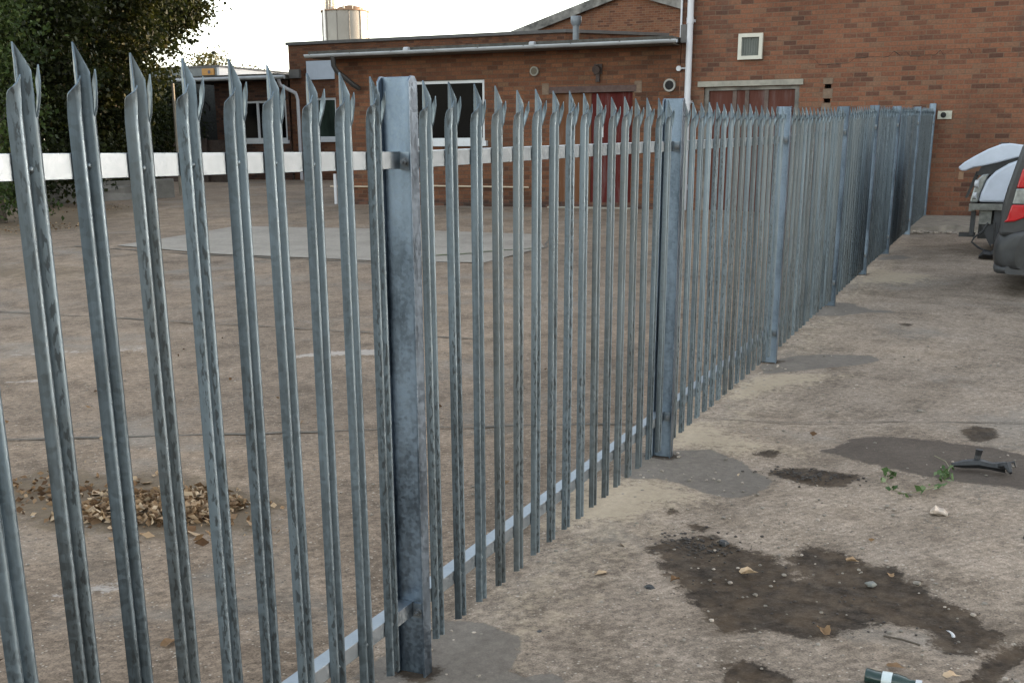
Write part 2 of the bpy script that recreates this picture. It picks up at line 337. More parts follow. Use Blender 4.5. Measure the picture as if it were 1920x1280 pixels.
chalk = mx([poly_mask([[-4.9,2.86],[-4.8,2.96],[-4.66,3.1],[-4.7,2.98]], .05), poly_mask([[-3.6,4.32],[-3.45,4.56],[-2.98,5.0],[-2.86,4.78]], .08), poly_mask([[-5.9,3.5],[-5.7,3.75],[-4.9,4.4],[-4.8,4.2]], .16)*.6, poly_mask([[-1.6,.05],[-1.55,.2],[-1.4,.3],[-1.42,.15]], .06)*.8])
nx, ny = len(AX), len(AY)
ii = (np.arange(ny-1)[:, None]*nx+np.arange(nx-1)[None, :]).ravel()
quads = np.stack([ii, ii+1, ii+nx+1, ii+nx], 1)
bumps = .006*np.sin(XX*2.1+1.3*np.sin(YY*1.1))*np.sin(YY*1.7+.8*XX)+.004*np.sin(5.3*XX+2*YY)*np.sin(4.1*YY-1.5*XX)
Z = ZZ+bumps*((np.abs(XX) < 7)&(np.abs(YY) < 22))+.010*sst(.3,.6,sand)-.006*oil-.008*poly_mask(trenG,.04)
me = bpy.data.meshes.new('ground'); me.vertices.add(len(XX)); me.vertices.foreach_set('co', np.stack([XX,YY,Z],1).ravel())
me.loops.add(len(quads)*4); me.loops.foreach_set('vertex_index', quads.ravel())
me.polygons.add(len(quads)); me.polygons.foreach_set('loop_start', np.arange(len(quads))*4); me.polygons.foreach_set('loop_total', np.full(len(quads), 4))
me.update(calc_edges=True); me.polygons.foreach_set('use_smooth', [True]*len(quads))
for nm, arr in dict(oil=oil, damp=damp, patch=patch, sand=sand, litter=litter, chalk=chalk).items():
    a = me.attributes.new(nm, 'FLOAT', 'POINT'); a.data.foreach_set('value', arr.astype(np.float32))
def ground_mat():
    m, nt, b = new_mat('worn_concrete_yard'); P = pos(nt)
    at = lambda n: N(nt, 'Attribute', attribute_name=n).outputs['Fac']
    n_big = noise(nt, P, .45, 6, .6); n_mid = noise(nt, P, 3.2, 7, .65); n_f = noise(nt, P, 26, 6, .7); n_ff = noise(nt, P, 150, 3, .6)
    base = ramp(nt, n_mid, [(.25, (.112,.088,.066)), (.5, (.201,.163,.129)), (.75, (.264,.218,.177))])
    base = mix(nt, .7, base, ramp(nt, n_big, [(.32, (.60,.59,.585)), (.5, (.97,.95,.93)), (.68, (1.38,1.33,1.25))]), 'MULTIPLY')
    base = mix(nt, .8, base, ramp(nt, n_f, [(.3, .5), (.5, 1.0), (.7, 1.5)]), 'MULTIPLY')
    base = mix(nt, .75, base, ramp(nt, n_ff, [(.34, .6), (.5, 1.0), (.66, 1.42)]), 'MULTIPLY')
    pits = noise(nt, P, 55, 5, .75); base = mix(nt, maprange(nt, pits, .60, .70, 0, .75), base, (.045,.035,.027))
    # brushed tamp lines
    wv = N(nt, 'TexWave', {'Vector': N(nt, 'Mapping', {'Vector': P, 'Rotation': (0, 0, R(38))}).outputs[0], 'Scale': 7.0, 'Distortion': 9.0, 'Detail': 5.0, 'Detail Scale': 2.5}).outputs[1]
    base = mix(nt, .32, base, ramp(nt, wv, [(.2, .7), (.8, 1.25)]), 'MULTIPLY')
    # concrete on the far side of the fence is multiplied darker and browner
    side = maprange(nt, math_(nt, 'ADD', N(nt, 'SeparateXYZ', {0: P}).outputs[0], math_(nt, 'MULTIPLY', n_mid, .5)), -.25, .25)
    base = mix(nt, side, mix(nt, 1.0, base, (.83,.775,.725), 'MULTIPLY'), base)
    # brown worn stains
    br = noise(nt, scaled(nt, P, (1.0, .7, 1)), 1.5, 7, .7, .6)
    base = mix(nt, maprange(nt, br, .54, .70, 0, .5), base, (.088,.066,.048))
    gy = noise(nt, P, .8, 5, .65, .4)
    base = mix(nt, maprange(nt, gy, .52, .68, 0, .42), base, (.165,.155,.14))
    # aggregate specks, dark and pale
    v1 = N(nt, 'TexVoronoi', {'Vector': P, 'Scale': 62.0, 'Randomness': 1.0}); vr = N(nt, 'SeparateColor', {0: v1.outputs['Color']})
    sp = math_(nt, 'MULTIPLY', maprange(nt, v1.outputs['Distance'], .36, .18), maprange(nt, vr.outputs[0], .76, .8))
    base = mix(nt, math_(nt, 'MULTIPLY', sp, .8), base, mix(nt, maprange(nt, vr.outputs[1], .35, .4), (.04,.034,.03), (.33,.29,.24)))
    v2 = N(nt, 'TexVoronoi', {'Vector': P, 'Scale': 17.0, 'Randomness': 1.0}); vr2 = N(nt, 'SeparateColor', {0: v2.outputs['Color']})
    sp2 = math_(nt, 'MULTIPLY', maprange(nt, v2.outputs['Distance'], .2, .1), maprange(nt, vr2.outputs[0], .90, .93))
    base = mix(nt, math_(nt, 'MULTIPLY', sp2, .5), base, mix(nt, maprange(nt, vr2.outputs[1], .6, .65), (.035,.03,.026), (.36,.32,.27)))
    jit = math_(nt, 'ADD', math_(nt, 'MULTIPLY', math_(nt, 'SUBTRACT', noise(nt, P, 9, 7, .75), .5), 1.5), math_(nt, 'MULTIPLY', math_(nt, 'SUBTRACT', n_f, .5), 1.1))
    def mk(name, a=.38, b=.62, k=1.0):
        return maprange(nt, math_(nt, 'ADD', at(name), math_(nt, 'MULTIPLY', jit, math_(nt, 'MULTIPLY', maprange(nt, at(name), 0.0, .12, 0, 1), k))), a, b)
    msand = mk('sand', .3, .75); sandc = mix(nt, n_f, (.27,.215,.15), (.37,.31,.23)); base = mix(nt, math_(nt, 'MULTIPLY', msand, .75), base, sandc)
    mp = mk('patch', .42, .58, .75); pc = mix(nt, n_mid, (.098,.085,.072), (.145,.128,.112)); pc = mix(nt, .5, pc, ramp(nt, n_ff, [(.3,.8),(.7,1.2)]), 'MULTIPLY'); pc = mix(nt, .5, pc, ramp(nt, n_f, [(.3,.7),(.7,1.3)]), 'MULTIPLY'); base = mix(nt, math_(nt, 'MULTIPLY', mp, .92), base, pc)
    md = mk('damp', .38, .62, 1.0); base = mix(nt, math_(nt, 'MULTIPLY', md, .82), base, mix(nt, n_mid, (.034,.026,.021), (.058,.047,.039)))
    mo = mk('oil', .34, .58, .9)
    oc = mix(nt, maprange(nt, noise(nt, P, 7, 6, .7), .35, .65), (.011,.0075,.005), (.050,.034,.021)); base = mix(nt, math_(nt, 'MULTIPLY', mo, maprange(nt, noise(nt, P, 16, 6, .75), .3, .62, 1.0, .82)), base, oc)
    ml = mk('litter', .3, .7); base = mix(nt, math_(nt, 'MULTIPLY', ml, .8), base, mix(nt, noise(nt, P, 20, 5, .7), (.05,.038,.026), (.16,.115,.07)))
    mc = mk('chalk', .35, .6, .9); base = mix(nt, math_(nt, 'MULTIPLY', mc, .5), base, (.40,.37,.34))
    put(nt, b.inputs['Base Color'], base)
    put(nt, b.inputs['Roughness'], math_(nt, 'SUBTRACT', .92, math_(nt, 'MULTIPLY', md, .08)))
    b.inputs['Specular IOR Level'].default_value = .15
    h = math_(nt, 'ADD', math_(nt, 'MULTIPLY', n_f, .7), math_(nt, 'ADD', math_(nt, 'MULTIPLY', n_ff, .25), math_(nt, 'MULTIPLY', wv, .07)))
    h = math_(nt, 'SUBTRACT', h, math_(nt, 'MULTIPLY', mp, math_(nt, 'MULTIPLY', n_f, .6)))
    put(nt, b.inputs['Normal'], bump(nt, h, .5, .012))
    return m
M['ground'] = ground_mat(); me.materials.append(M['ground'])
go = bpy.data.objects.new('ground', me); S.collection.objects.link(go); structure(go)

# paler slab let into the yard, joints between the slabs, step of rough concrete along the wall
def sheet(name, poly, mat, dz, sub=10):
    mb = MB(); P = [Vector((x, y, 0)) for x, y in poly]; c = sum(P, Vector())/len(P)
    ring = []
    for a, b in zip(P, P[1:]+P[:1]):
        for k in range(sub): ring.append(a.lerp(b, k/sub))
    lv = [[c.lerp(p, f) for p in ring] for f in (.25, .5, .75, 1.0)]
    vs = [c]+[p for l in lv for p in l]; n = len(ring)
    fs = [(0, 1+k, 1+(k+1) % n) for k in range(n)]+[(1+l*n+k, 1+(l+1)*n+k, 1+(l+1)*n+(k+1) % n, 1+l*n+(k+1) % n) for l in range(3) for k in range(n)]
    mb.add([(p.x, p.y, gz(p.x, p.y)+dz) for p in vs], fs)
    return mb.build(name, mat, recalc=False)
def slabmat():
    m, nt, b = new_mat('pale_concrete_slab'); P = pos(nt)
    c = ramp(nt, noise(nt, P, 1.6, 7, .65), [(.25, (.145,.122,.098)), (.5, (.20,.175,.145)), (.75, (.24,.212,.178))])
    c = mix(nt, .7, c, ramp(nt, noise(nt, P, 22, 6, .7), [(.3, .7), (.7, 1.25)]), 'MULTIPLY')
    put(nt, b.inputs['Base Color'], c); b.inputs['Roughness'].default_value = .9
    return m
M['slab'] = slabmat()
structure(sheet('concrete_slab', [[-10.79,10.55],[-10.93,13.6],[-8.26,13.74],[-5.3,13.6],[-4.55,12.1],[-4.58,10.2],[-6.01,10.0],[-8.6,10.05]], M['slab'], .012))
def strips(name, lines, mat, dz):
    mb = MB()
    for pts, wd in lines:
        q = []
        for a, b in zip(pts, pts[1:]):
            L = math.dist(a, b); n = max(2, int(L/.15))
            for k in range(n): q.append((a[0]+(b[0]-a[0])*k/n, a[1]+(b[1]-a[1])*k/n))
        q.append(pts[-1]); vs = []
        for i, p in enumerate(q):
            a = Vector(q[max(0, i-1)]); b = Vector(q[min(len(q)-1, i+1)]); t = (b-a).normalized(); nn = Vector((-t.y, t.x))
            wq = wd*random.uniform(.35, 1.3); o = random.uniform(-.5, .5)*wd
            for sgn in (-1, 1):
                x = p[0]+nn.x*(sgn*wq/2+o); y = p[1]+nn.y*(sgn*wq/2+o); vs.append((x, y, gz(x, y)+dz))
        mb.add(vs, [(2*i, 2*i+1, 2*i+3, 2*i+2) for i in range(len(q)-1)])
    return structure(mb.build(name, mat, recalc=False))
M['joint'] = simple('joint_dirt', (.075,.062,.048), .95, 0, .4, 8)
strips('slab_joint', [([(-11.4,10.35),(-10.51,10.2),(-8.6,9.95),(-6.0,9.85),(-5.14,9.72)], .07), ([(-14,5.2),(-7.61,5.38),(-4.38,5.55),(-2.5,5.6)], .03),
     ([(-6.0,.6),(-3.55,1.72),(-2.34,2.33),(-1.63,2.75),(-.2,3.45)], .03), ([(-4.7,10.1),(-4.5,12.0),(-5.0,13.5)], .05), ([(-.1,3.62),(.4,3.7),(1.0,3.95),(2.0,4.3)], .012)], M['joint'], .009)
M['moss'] = simple('joint_moss', (.05,.065,.02), .95, 0, .4, 10)
strips('moss_joint', [([(-6.0,10.1),(-5.3,10.9),(-4.6,11.9)], .10)], M['moss'], .019)
def rough_strip():
    mb = MB(); xs = np.arange(-.25, 14, .12); top = []; bot = []; back = []
    for x in xs:
        e = 15.75+.12*math.sin(x*1.9)+random.uniform(-.06, .06)
        bot.append((x, e-.07, gz(x, e)-.02)); top.append((x, e, gz(x, e)+.085+random.uniform(-.02, .02)))
        back.append((x, 17.99, .532))
    n = len(xs); mb.add(bot+top+back, [(r*n+i, r*n+i+1, (r+1)*n+i+1, (r+1)*n+i) for r in range(2) for i in range(n-1)])
    mb.add([bot[0], top[0], back[0], (xs[0], 17.99, .3)], [(0, 1, 2, 3)])
    return structure(mb.build('concrete_step', M['conc_strip'], recalc=False))
rough_strip()

# ------------------------------------------------------------------ the palisade fence
fence = thing('palisade_fence', 'long galvanised steel palisade fence with spiked pales running back to the brick wall', 'fence')
POSTS = [-2.75, 0, 2.75, 5.5, 8.25, 10.45, 12.6, 15.3, 17.9]
def post(Y, base=None, top=None):
    z0 = gz(0, Y)-.12; z1 = (gz(0, Y)+1.8) if top is None else top
    mb = MB(); t = .006; c = .014
    def flange(x0, x1):
        mb.extr([(x0,Y,z0),(x0,Y+.05,z0),(x0,Y+.05,z1-c),(x0,Y+.05-c,z1),(x0,Y+c,z1),(x0,Y,z1-c)], (x1-x0,0,0))
    flange(-t, 0); flange(-.102, -.102+t)
    mb.box(-.102+t, -t, Y+.022, Y+.028, z0, z1-.001)
    o = mb.build('post', M['post'], fence, bevel=.0015)
    return o
def bolt_at(parent, x, y, z, out):                # hexagon bolt through the web with its washer, axis along Y
    b = MB(); b.tube([(x, y, z), (x, y-.003*out, z)], .0135, 16, smooth=False); b.tube([(x, y-.003*out, z), (x, y-.013*out, z)], .010, 6, smooth=False); b.tube([(x, y-.013*out, z), (x, y-.024*out, z)], .005, 8)
    return b.build('bolt', M['bolt'], parent)
for Y in POSTS:
    if Y == -2.75: continue
    p = post(Y, top=None if Y < 17 else gz(0, Y)+1.87)
    for dz in (1.575, .215):
        zz = gz(0, Y)+dz
        cl = MB(); cl.box(-.0445, -.014, Y+.0165, Y+.0215, zz-.024, zz+.024); cl.build('cleat', M['rail'], p)
        bolt_at(p, -.026, Y+.0163, zz-.003, 1)
def rail(Ya, Yb, h):
    mb = MB(); za, zb = gz(0, Ya)+h, gz(0, Yb)+h; ya, yb = Ya+.030, Yb+.0205
    prof = [(-.045, 0), (-.045, -.047), (-.050, -.047), (-.050, -.005), (-.096, -.005), (-.096, 0)]
    mb.loft([[(x, ya, za+dz) for x, dz in prof], [(x, yb, zb+dz) for x, dz in prof]], smooth=False)
    return mb.build('rail', M['rail'], fence, bevel=.001)
for a, b in zip(POSTS, POSTS[1:]):
    rail(a, b, 1.60); rail(a, b, .242)
PY = [-.0335,-.0236,-.0172,-.0108,-.0026,.0026,.0108,.0172,.0236,.0335]
PX = [-.0425,-.0278,-.0248,-.0278,-.0418,-.0418,-.0278,-.0248,-.0278,-.0425]
def pale_mesh(var=0):
    r = random.Random(var); bm = bmesh.new(); j = lambda s: r.uniform(-s, s)
    lv = [0, .2, .45, .7, .95, 1.2, 1.42, 1.60]
    rows = []
    for z in lv:
        rows.append([bm.verts.new((x, y, z)) for x, y in zip(PX, PY)])
    for a, b in zip(rows, rows[1:]):
        for k in range(9): bm.faces.new((a[k], a[k+1], b[k+1], b[k]))
    top = rows[-1]
    # outer flanges split from the middle along the ridges: the near one cut short, the far one a bent spike
    prev = [top[i] for i in (0, 1, 2)]
    for zs, dx in (((.022,.024,.026), .0015), ((.040+j(.003),.050,.060), .005), ((.044+j(.003),.058,.072+j(.004)), .0085)):
        cur = [bm.verts.new((PX[i]+dx*(1.2-.2*n_), PY[i]+.0012*n_, 1.60+zs[n_])) for n_, i in enumerate((0, 1, 2))]
        for k in range(2): bm.faces.new((prev[k], prev[k+1], cur[k+1], cur[k]))
        prev = cur
    prev = [top[i] for i in (9, 8, 7)]; amt = 1+j(.3)
    for dz, dx, sh in ((.018, .004, .95), (.040, .010*amt, .78), (.062, .0145*amt, .5)):
        cur = [bm.verts.new((PX[i]+dx+.003, .0170+(PY[i]-.0170)*sh, 1.60+dz)) for i in (9, 8, 7)]
        for k in range(2): bm.faces.new((prev[k], prev[k+1], cur[k+1], cur[k]))
        prev = cur
    tip = bm.verts.new((PX[7]+.0155*amt, .0185, 1.60+.088+j(.004)))
    for k in range(2): bm.faces.new((prev[k], prev[k+1], tip))
    idx = list(range(2, 8)); prev = [top[i] for i in idx]
    for dz, sc, fl in ((.04, .99, 1.0), (.080, .97, .97), (.098, .72, .72)):
        cur = [bm.verts.new((-.0415+(PX[i]+.0415)*fl, PY[i]*sc, 1.60+dz-(.004 if n_ in (0, 5) and dz > .09 else 0))) for n_, i in enumerate(idx)]
        for k in range(5): bm.faces.new((prev[k], prev[k+1], cur[k+1], cur[k]))
        prev = cur
    tip = bm.verts.new((-.040, -.002+j(.002), 1.60+.129+j(.003)))
    for k in range(5): bm.faces.new((prev[k], prev[k+1], tip))
    bmesh.ops.recalc_face_normals(bm, faces=bm.faces)
    for f in bm.faces: f.smooth = False
    bmesh.ops.solidify(bm, geom=bm.faces[:], thickness=.0026)
    # rivet heads where the pale meets the rails
    for z in (1.513, .158):
        vs = bmesh.ops.create_uvsphere(bm, u_segments=8, v_segments=5, radius=.0075, matrix=Matrix.Translation((-.0385, 0, z)))
    bmesh.ops.recalc_face_normals(bm, faces=bm.faces)
    m = bpy.data.meshes.new('pale'); bm.to_mesh(m); bm.free(); m.materials.append(M['pale'])
    m.polygons.foreach_set('use_smooth', [True]*len(m.polygons)); m.set_sharp_from_angle(angle=R(58)); return m
PM = [pale_mesh(k) for k in range(6)]
pale_y = [-.13-.1515*k for k in range(13)][::-1]
for a, b in zip(POSTS[1:], POSTS[2:]):
    n = int(round((b-a-.2)/.1546)); n = max(n, 1)
    pale_y += [a+.172+(b-a-.277)*k/(n-1) if n > 1 else a for k in range(n)]
prand = random.Random(3)
spots = []
for y in pale_y:
    spots.append((y, gz(0, y)+.062+prand.uniform(-.005, .005), prand.uniform(-.006, .006), prand.uniform(-.004, .004), prand.randrange(6)))
for i, (y, z, rx, rz, v) in enumerate(spots[:100]):
    o = bpy.data.objects.new('pale', PM[v]); S.collection.objects.link(o); o.parent = fence
    o.location = (0, y, z); o.rotation_euler = (rx, 0, rz)
mb = MB()
for (y, z, rx, rz, v) in spots[100:]:
    mt = Matrix.Translation((0, y, z)) @ Matrix.Rotation(rx, 4, 'X')
    mb.add([mt @ q.co for q in PM[v].vertices], [tuple(p.vertices) for p in PM[v].polygons])
o = mb.build('pale', M['pale'], fence, recalc=False); o['kind'] = 'stuff'; o['label'] = 'crowded far pales of the fence next to the brick wall'

# ------------------------------------------------------------------ wall helper: front wall facing -Y with openings
def wall_front(mb, x0, x1, z0, z1, y, holes, depth=.25):
    xs = sorted({x0, x1, *[h[0] for h in holes], *[h[1] for h in holes]}); zs = sorted({z0, z1, *[h[2] for h in holes], *[h[3] for h in holes]})
    vid = {}
    vs, fs = [], []
    def v(x, yy, z):
        k = (x, yy, z)
        if k not in vid: vid[k] = len(vs); vs.append(k)
        return vid[k]
    for xa, xb in zip(xs, xs[1:]):
        for za, zb in zip(zs, zs[1:]):
            if any(h[0] <= xa and xb <= h[1] and h[2] <= za and zb <= h[3] for h in holes): continue
            fs.append((v(xa,y,za), v(xb,y,za), v(xb,y,zb), v(xa,y,zb)))
    mb.add(vs, fs)
    for (a, b, c, d) in holes:
        mb.add([(a,y,c),(b,y,c),(b,y,d),(a,y,d),(a,y+depth,c),(b,y+depth,c),(b,y+depth,d),(a,y+depth,d)], [(0,4,5,1),(1,5,6,2),(2,6,7,3),(3,7,4,0)])
def window(parent, x0, x1, z0, z1, y, bars=(), fr=.06, pane=None, sill=None, lab=None):
    f = MB(); d = .06
    f.box(x0, x1, y, y+d, z0, z0+fr); f.box(x0, x1, y, y+d, z1-fr, z1); f.box(x0, x0+fr, y, y+d, z0+fr, z1-fr); f.box(x1-fr, x1, y, y+d, z0+fr, z1-fr)
    for bx in bars: f.box(bx-fr*.6, bx+fr*.6, y, y+d, z0+fr, z1-fr)
    fo = f.build('window', M['white_frame'], parent)
    MB().box(x0+fr, x1-fr, y+.035, y+.045, z0+fr, z1-fr).build('pane', pane or M['glass'], fo)
    if sill: MB().box(x0-.06, x1+.07, y-.13, y+.02, z0-sill, z0-.002).build('sill', M['white_frame'], fo)
    if lab: fo['label'] = lab
    return fo

# ------------------------------------------------------------------ tall brick building on the right
rb = thing('brick_building', 'tall red brick building with a square vent and a boarded doorway under a concrete lintel', 'building', (0, 18, .5))
mb = MB(); XL, XR, TOP = -4.36, 21.5, 7.6
H1 = [(-3.92, -2.25, .4, 2.66), (-1.83, -1.72, 2.59, 2.66), (-1.83, -1.72, 2.36, 2.43)]
wall_front(mb, XL, XR, .2, TOP, 18.0, H1, .22)
mb.add([(XL,18,.2),(XL,34,.2),(XL,34,TOP),(XL,18,TOP)], [(0,1,2,3)]); mb.add([(XR,18,.2),(XR,34,.2),(XR,34,TOP),(XR,18,TOP)], [(0,1,2,3)])
mb.add([(XL,34,.2),(XR,34,.2),(XR,34,TOP),(XL,34,TOP)], [(0,1,2,3)])
mb.build('wall', M['brick_red'], rb, recalc=False)
box('roof', M['felt'], rb, XL-.05, XR+.05, 17.95, 34.05, TOP, TOP+.18)
box('lintel', M['lintel'], rb, -4.03, -2.19, 17.965, 18.15, 2.665, 2.755)
dr = box('boarded_door', M['red_board'], rb, -3.84, -2.33, 18.09, 18.13, .4, 2.60); dr['label'] = 'faded red boarding with grey weathering'
fr = MB(); fr.box(-3.918, -3.842, 18.05, 18.16, .4, 2.658); fr.box(-2.328, -2.252, 18.05, 18.16, .4, 2.658); fr.box(-3.842, -2.328, 18.05, 18.16, 2.602, 2.658); fr.build('door_frame', M['verge'], rb)
bt = MB()
for x in (-3.42, -3.2, -2.86): bt.box(x, x+.07, 18.075, 18.088, .4, 2.60)
bt.build('batten', simple('weathered_batten', (.085,.06,.05), .85, 0, .4, 10), rb)
for z in (2.57, 2.34):
    pass
hb = MB(); hb.box(-1.829, -1.721, 18.205, 18.215, 2.591, 2.659); hb.box(-1.829, -1.721, 18.205, 18.215, 2.361, 2.429); hb.build('wall_cavity', M['hole'], rb)
mo = MB()
for (xa, xb, za, zb) in ((-1.86,-1.70,2.662,2.76), (-1.85,-1.69,2.432,2.588), (-1.86,-1.705,2.25,2.358)): mo.box(xa, xb, 17.992, 18.003, za, zb)
mo.build('mortar_patch', M['mortar'], rb)
vt = MB(); a, b, c, d = -3.335, -2.915, 3.095, 3.515; e = .06
vt.box(a, b, 17.93, 18.0, c, c+e); vt.box(a, b, 17.93, 18.0, d-e, d); vt.box(a, a+e, 17.93, 18.0, c+e, d-e); vt.box(b-e, b, 17.93, 18.0, c+e, d-e)
v = vt.build('wall_vent', simple('cream_vent_frame', (.42,.40,.34), .6, 0, .1), rb)
lv = MB()
for k in range(7): lv.add([(a+e+k*.0428, 17.955, c+e), (a+e+k*.0428+.03, 17.985, c+e), (a+e+k*.0428+.03, 17.985, d-e), (a+e+k*.0428, 17.955, d-e)], [(0,1,2,3)])
lv.box(a+e, b-e, 17.987, 17.999, c+e, d-e)
lv.build('louvre', simple('vent_louvre', (.15,.16,.145), .6, 0, .2), v, recalc=False)
ab = MB(); ab.box(.03, .25, 17.975, 18.0, 2.07, 2.20); o = ab.build('air_brick', simple('grey_air_brick', (.30,.29,.24), .8, 0, .3, 14), rb)
MB().tube([(.12, 17.974, 2.135), (.12, 17.968, 2.135)], .045, 14).build('opening', M['hole'], o)
# rainwater pipe in the corner, with collars and brackets
pp = MB(); pp.tube([(-4.19, 17.90, gz(-4.2,17.9)), (-4.19, 17.90, 6.9)], .056, 14); pipe = pp.build('downpipe', M['white_pipe'], rb)
cl = MB()
for z in (.95, 2.42, 3.76, 5.1, 6.4): cl.tube([(-4.19,17.90,z-.05),(-4.19,17.90,z+.05)], .063, 14); cl.box(-4.26, -4.12, 17.93, 18.0, z-.02, z+.02)
cl.build('pipe_collar', M['white_pipe'], pipe)
box('corner_trim', M['white_frame'], rb, -4.385, -4.355, 17.96, 18.02, 3.50, 7.55)
box('hopper', M['coping'], rb, -4.345, -4.215, 17.86, 17.99, 3.40, 3.70, bevel=.01)
# mortar crack high on the wall
ck = MB(); pts = []
x = -2.1; z = 3.07
while x < .55: pts.append((x, z)); x += random.uniform(.05, .16); z = 3.07+.077*round(random.uniform(-.35, .75))+random.uniform(-.012, .012)-(.09 if x < -1.4 else 0)
for (x0, za), (x1, zb) in zip(pts, pts[1:]):
    wd = random.uniform(.002, .0085); ck.add([(x0,17.997,za-wd),(x1,17.997,zb-wd),(x1,17.997,zb+wd*.4),(x0,17.997,za+wd*.4)], [(0,1,2,3)])
ck.build('wall_crack', M['hole'], rb, recalc=False)

# ------------------------------------------------------------------ low brick lean-to with the long gutter
lb = thing('brick_annexe', 'low brick annexe with a long grey gutter and a red double door', 'building', (-7.9, 18, .55))
XA, XB = -11.55, -4.37
mb = MB()
D = (-6.80, -5.24, .45, 2.62); Wn = (-9.98, -8.215, 1.78, 2.91)
wall_front(mb, XA, XB, .3, 3.40, 18.0, [D, Wn], .2)
mb.add([(XA,18,.3),(XA,29.97,.3),(XA,29.97,3.40),(XA,18,3.40)], [(0,3,2,1)])
mb.build('wall', M['brick_orange'], lb, recalc=False)
box('lintel', M['darklintel'], lb, -6.87, -5.17, 17.985, 18.1, 2.622, 2.735)
for xx in (-6.95, -5.14): MB().box(xx-.07, xx+.07, 17.99, 18.002, 2.60, 2.80).build('mortar_patch', M['mortar'], lb)
o = box('door', M['ply_door'], lb, -6.79, -6.06, 18.07, 18.11, .58, 2.615); o['label'] = 'bare brown plywood door leaf'
o = box('door', M['red_door'], lb, -6.05, -5.25, 18.07, 18.11, .58, 2.615); o['label'] = 'dark red door leaf with a paper notice'
nt_ = box('notice', M['paper'], o, -5.955, -5.815, 18.064, 18.069, 1.83, 2.10)
ln = MB()
for k in range(6): ln.box(-5.94, -5.83-random.uniform(0, .05), 18.0615, 18.0635, 2.06-k*.037, 2.073-k*.037)
ln.build('lettering', M['ink'], nt_)
box('doorstep', M['lintel'], lb, -6.85, -5.2, 17.86, 18.06, .42, .575)
window(lb, Wn[0]+.005, Wn[1]-.005, Wn[2]+.005, Wn[3]-.005, 18.04, (), .055, None, .10, 'wide dark window in a white frame')
# roof slab with fascia, gutter along the eave
rf = MB(); rf.extr([(XA-.30,17.58,3.405),(XA-.30,17.58,3.49),(XA-.30,29.9,3.80),(XA-.30,29.9,3.72)], (XB-XA+.28,0,0))
rfo = rf.build('roof', M['felt'], lb)
fs = MB(); fs.box(XA-.31, XB-.02, 17.55, 17.578, 3.385, 3.50); fs.build('fascia', M['fascia'], lb)
sf = box('soffit', simple('pale_soffit', (.10,.085,.065), .8, 0, .2), lb, XA-.28, XB-.02, 17.58, 17.995, 3.37, 3.384)
gt = MB(); n = 9
ring = lambda x: [(x, 17.485+.06*math.cos(math.pi+math.pi*k/(n-1)), 3.435+.062*math.sin(math.pi+math.pi*k/(n-1))) for k in range(n)]+[(x, 17.485+.054*math.cos(math.pi*2-math.pi*k/(n-1)), 3.435+.055*math.sin(math.pi*2-math.pi*k/(n-1))) for k in range(n)]
gt.loft([ring(x) for x in np.linspace(XA-.34, -4.30, 12)], smooth=True)
gto = gt.build('gutter', M['grey_pvc'], lb)
for x in np.linspace(XA-.2, -4.4, 9): MB().box(x-.012, x+.012, 17.42, 17.55, 3.425, 3.44).build('gutter_bracket', M['coping'], gto)
for x in (-9.6, -7.0): MB().tube([(x-.05,17.485,3.433),(x+.05,17.485,3.433)], .064, 14).build('gutter_joint', M['grey_pvc'], gto)
dp = MB(); dp.tube([(-11.25,17.485,3.39),(-11.25,17.50,3.22),(-11.23,17.56,3.12),(-10.98,17.78,2.86),(-10.93,17.9,2.80)], .05, 12)
dp.build('downpipe', M['dark_pvc'], lb)
dp = MB(); dp.tube([(-11.62,17.95,.55),(-11.62,17.95,1.15)], .035, 10); dp.build('waste_pipe', M['white_pipe'], lb)
cbl = MB(); cbl.tube([(-11.75,17.965,.90),(-9.75,17.965,.905),(-9.62,17.965,.985),(-9.5,17.965,.93),(-8.2,17.965,.925),(-7.28,17.965,.92)], .017, 8); cbl.build('wall_pipe', M['cream'], lb)
box('wall_foot_strip', M['brick_dark'], lb, XA-.012, XB-.004, 17.985, 17.9995, .3, .66)  # thin strip of darker brick along the foot of the wall
# things fixed to the wall
def rnd_vent(x, z, r, mat, inner, name):
    m1 = MB(); m1.tube([(x,18.0,z),(x,17.95,z)], r, 20); o = m1.build(name, mat, lb)
    MB().tube([(x,17.949,z),(x,17.945,z)], r*.72, 18).build('opening', inner, o); return o
rnd_vent(-7.167, 3.02, .085, simple('grey_round_vent', (.20,.19,.16), .7, 0, .3), simple('vent_mesh', (.08,.065,.045), .8, 0, .4, 40), 'round_vent')
o = rnd_vent(-4.545, 2.71, .11, simple('flue_collar', (.23,.22,.2), .6, 0, .15), M['hole'], 'flue_outlet')
lp = MB(); lp.box(-5.99,-5.83,17.97,18.0,2.93,3.11); lp.tube([(-5.91,17.97,3.05),(-5.91,17.86,3.0)], [.05,.075], 12); lp.box(-5.94,-5.87,17.95,18.0,2.80,2.93)
lp.build('floodlight', simple('rusty_lamp_housing', (.035,.022,.018), .8, 0, .4), lb)
lp = MB(); lp.tube([(-4.38,17.93,2.985),(-4.38,17.99,2.985)], .045, 14); lp.tube([(-4.36,17.96,2.985),(-4.20,17.96,2.985)], .016, 8); lp.build('security_sensor', M['white_frame'], lb)
vp = MB(); vp.tube([(-6.925,19.5,3.55),(-6.925,19.5,3.98)], .062, 14); vp.tube([(-6.925,19.5,3.94),(-6.925,19.5,4.0),(-6.925,19.5,4.10),(-6.925,19.5,4.11)], [.075,.105,.105,.09], 16)
vp.build('vent_pipe', simple('grey_vent_pipe', (.13,.145,.16), .5, 0, .15), lb)

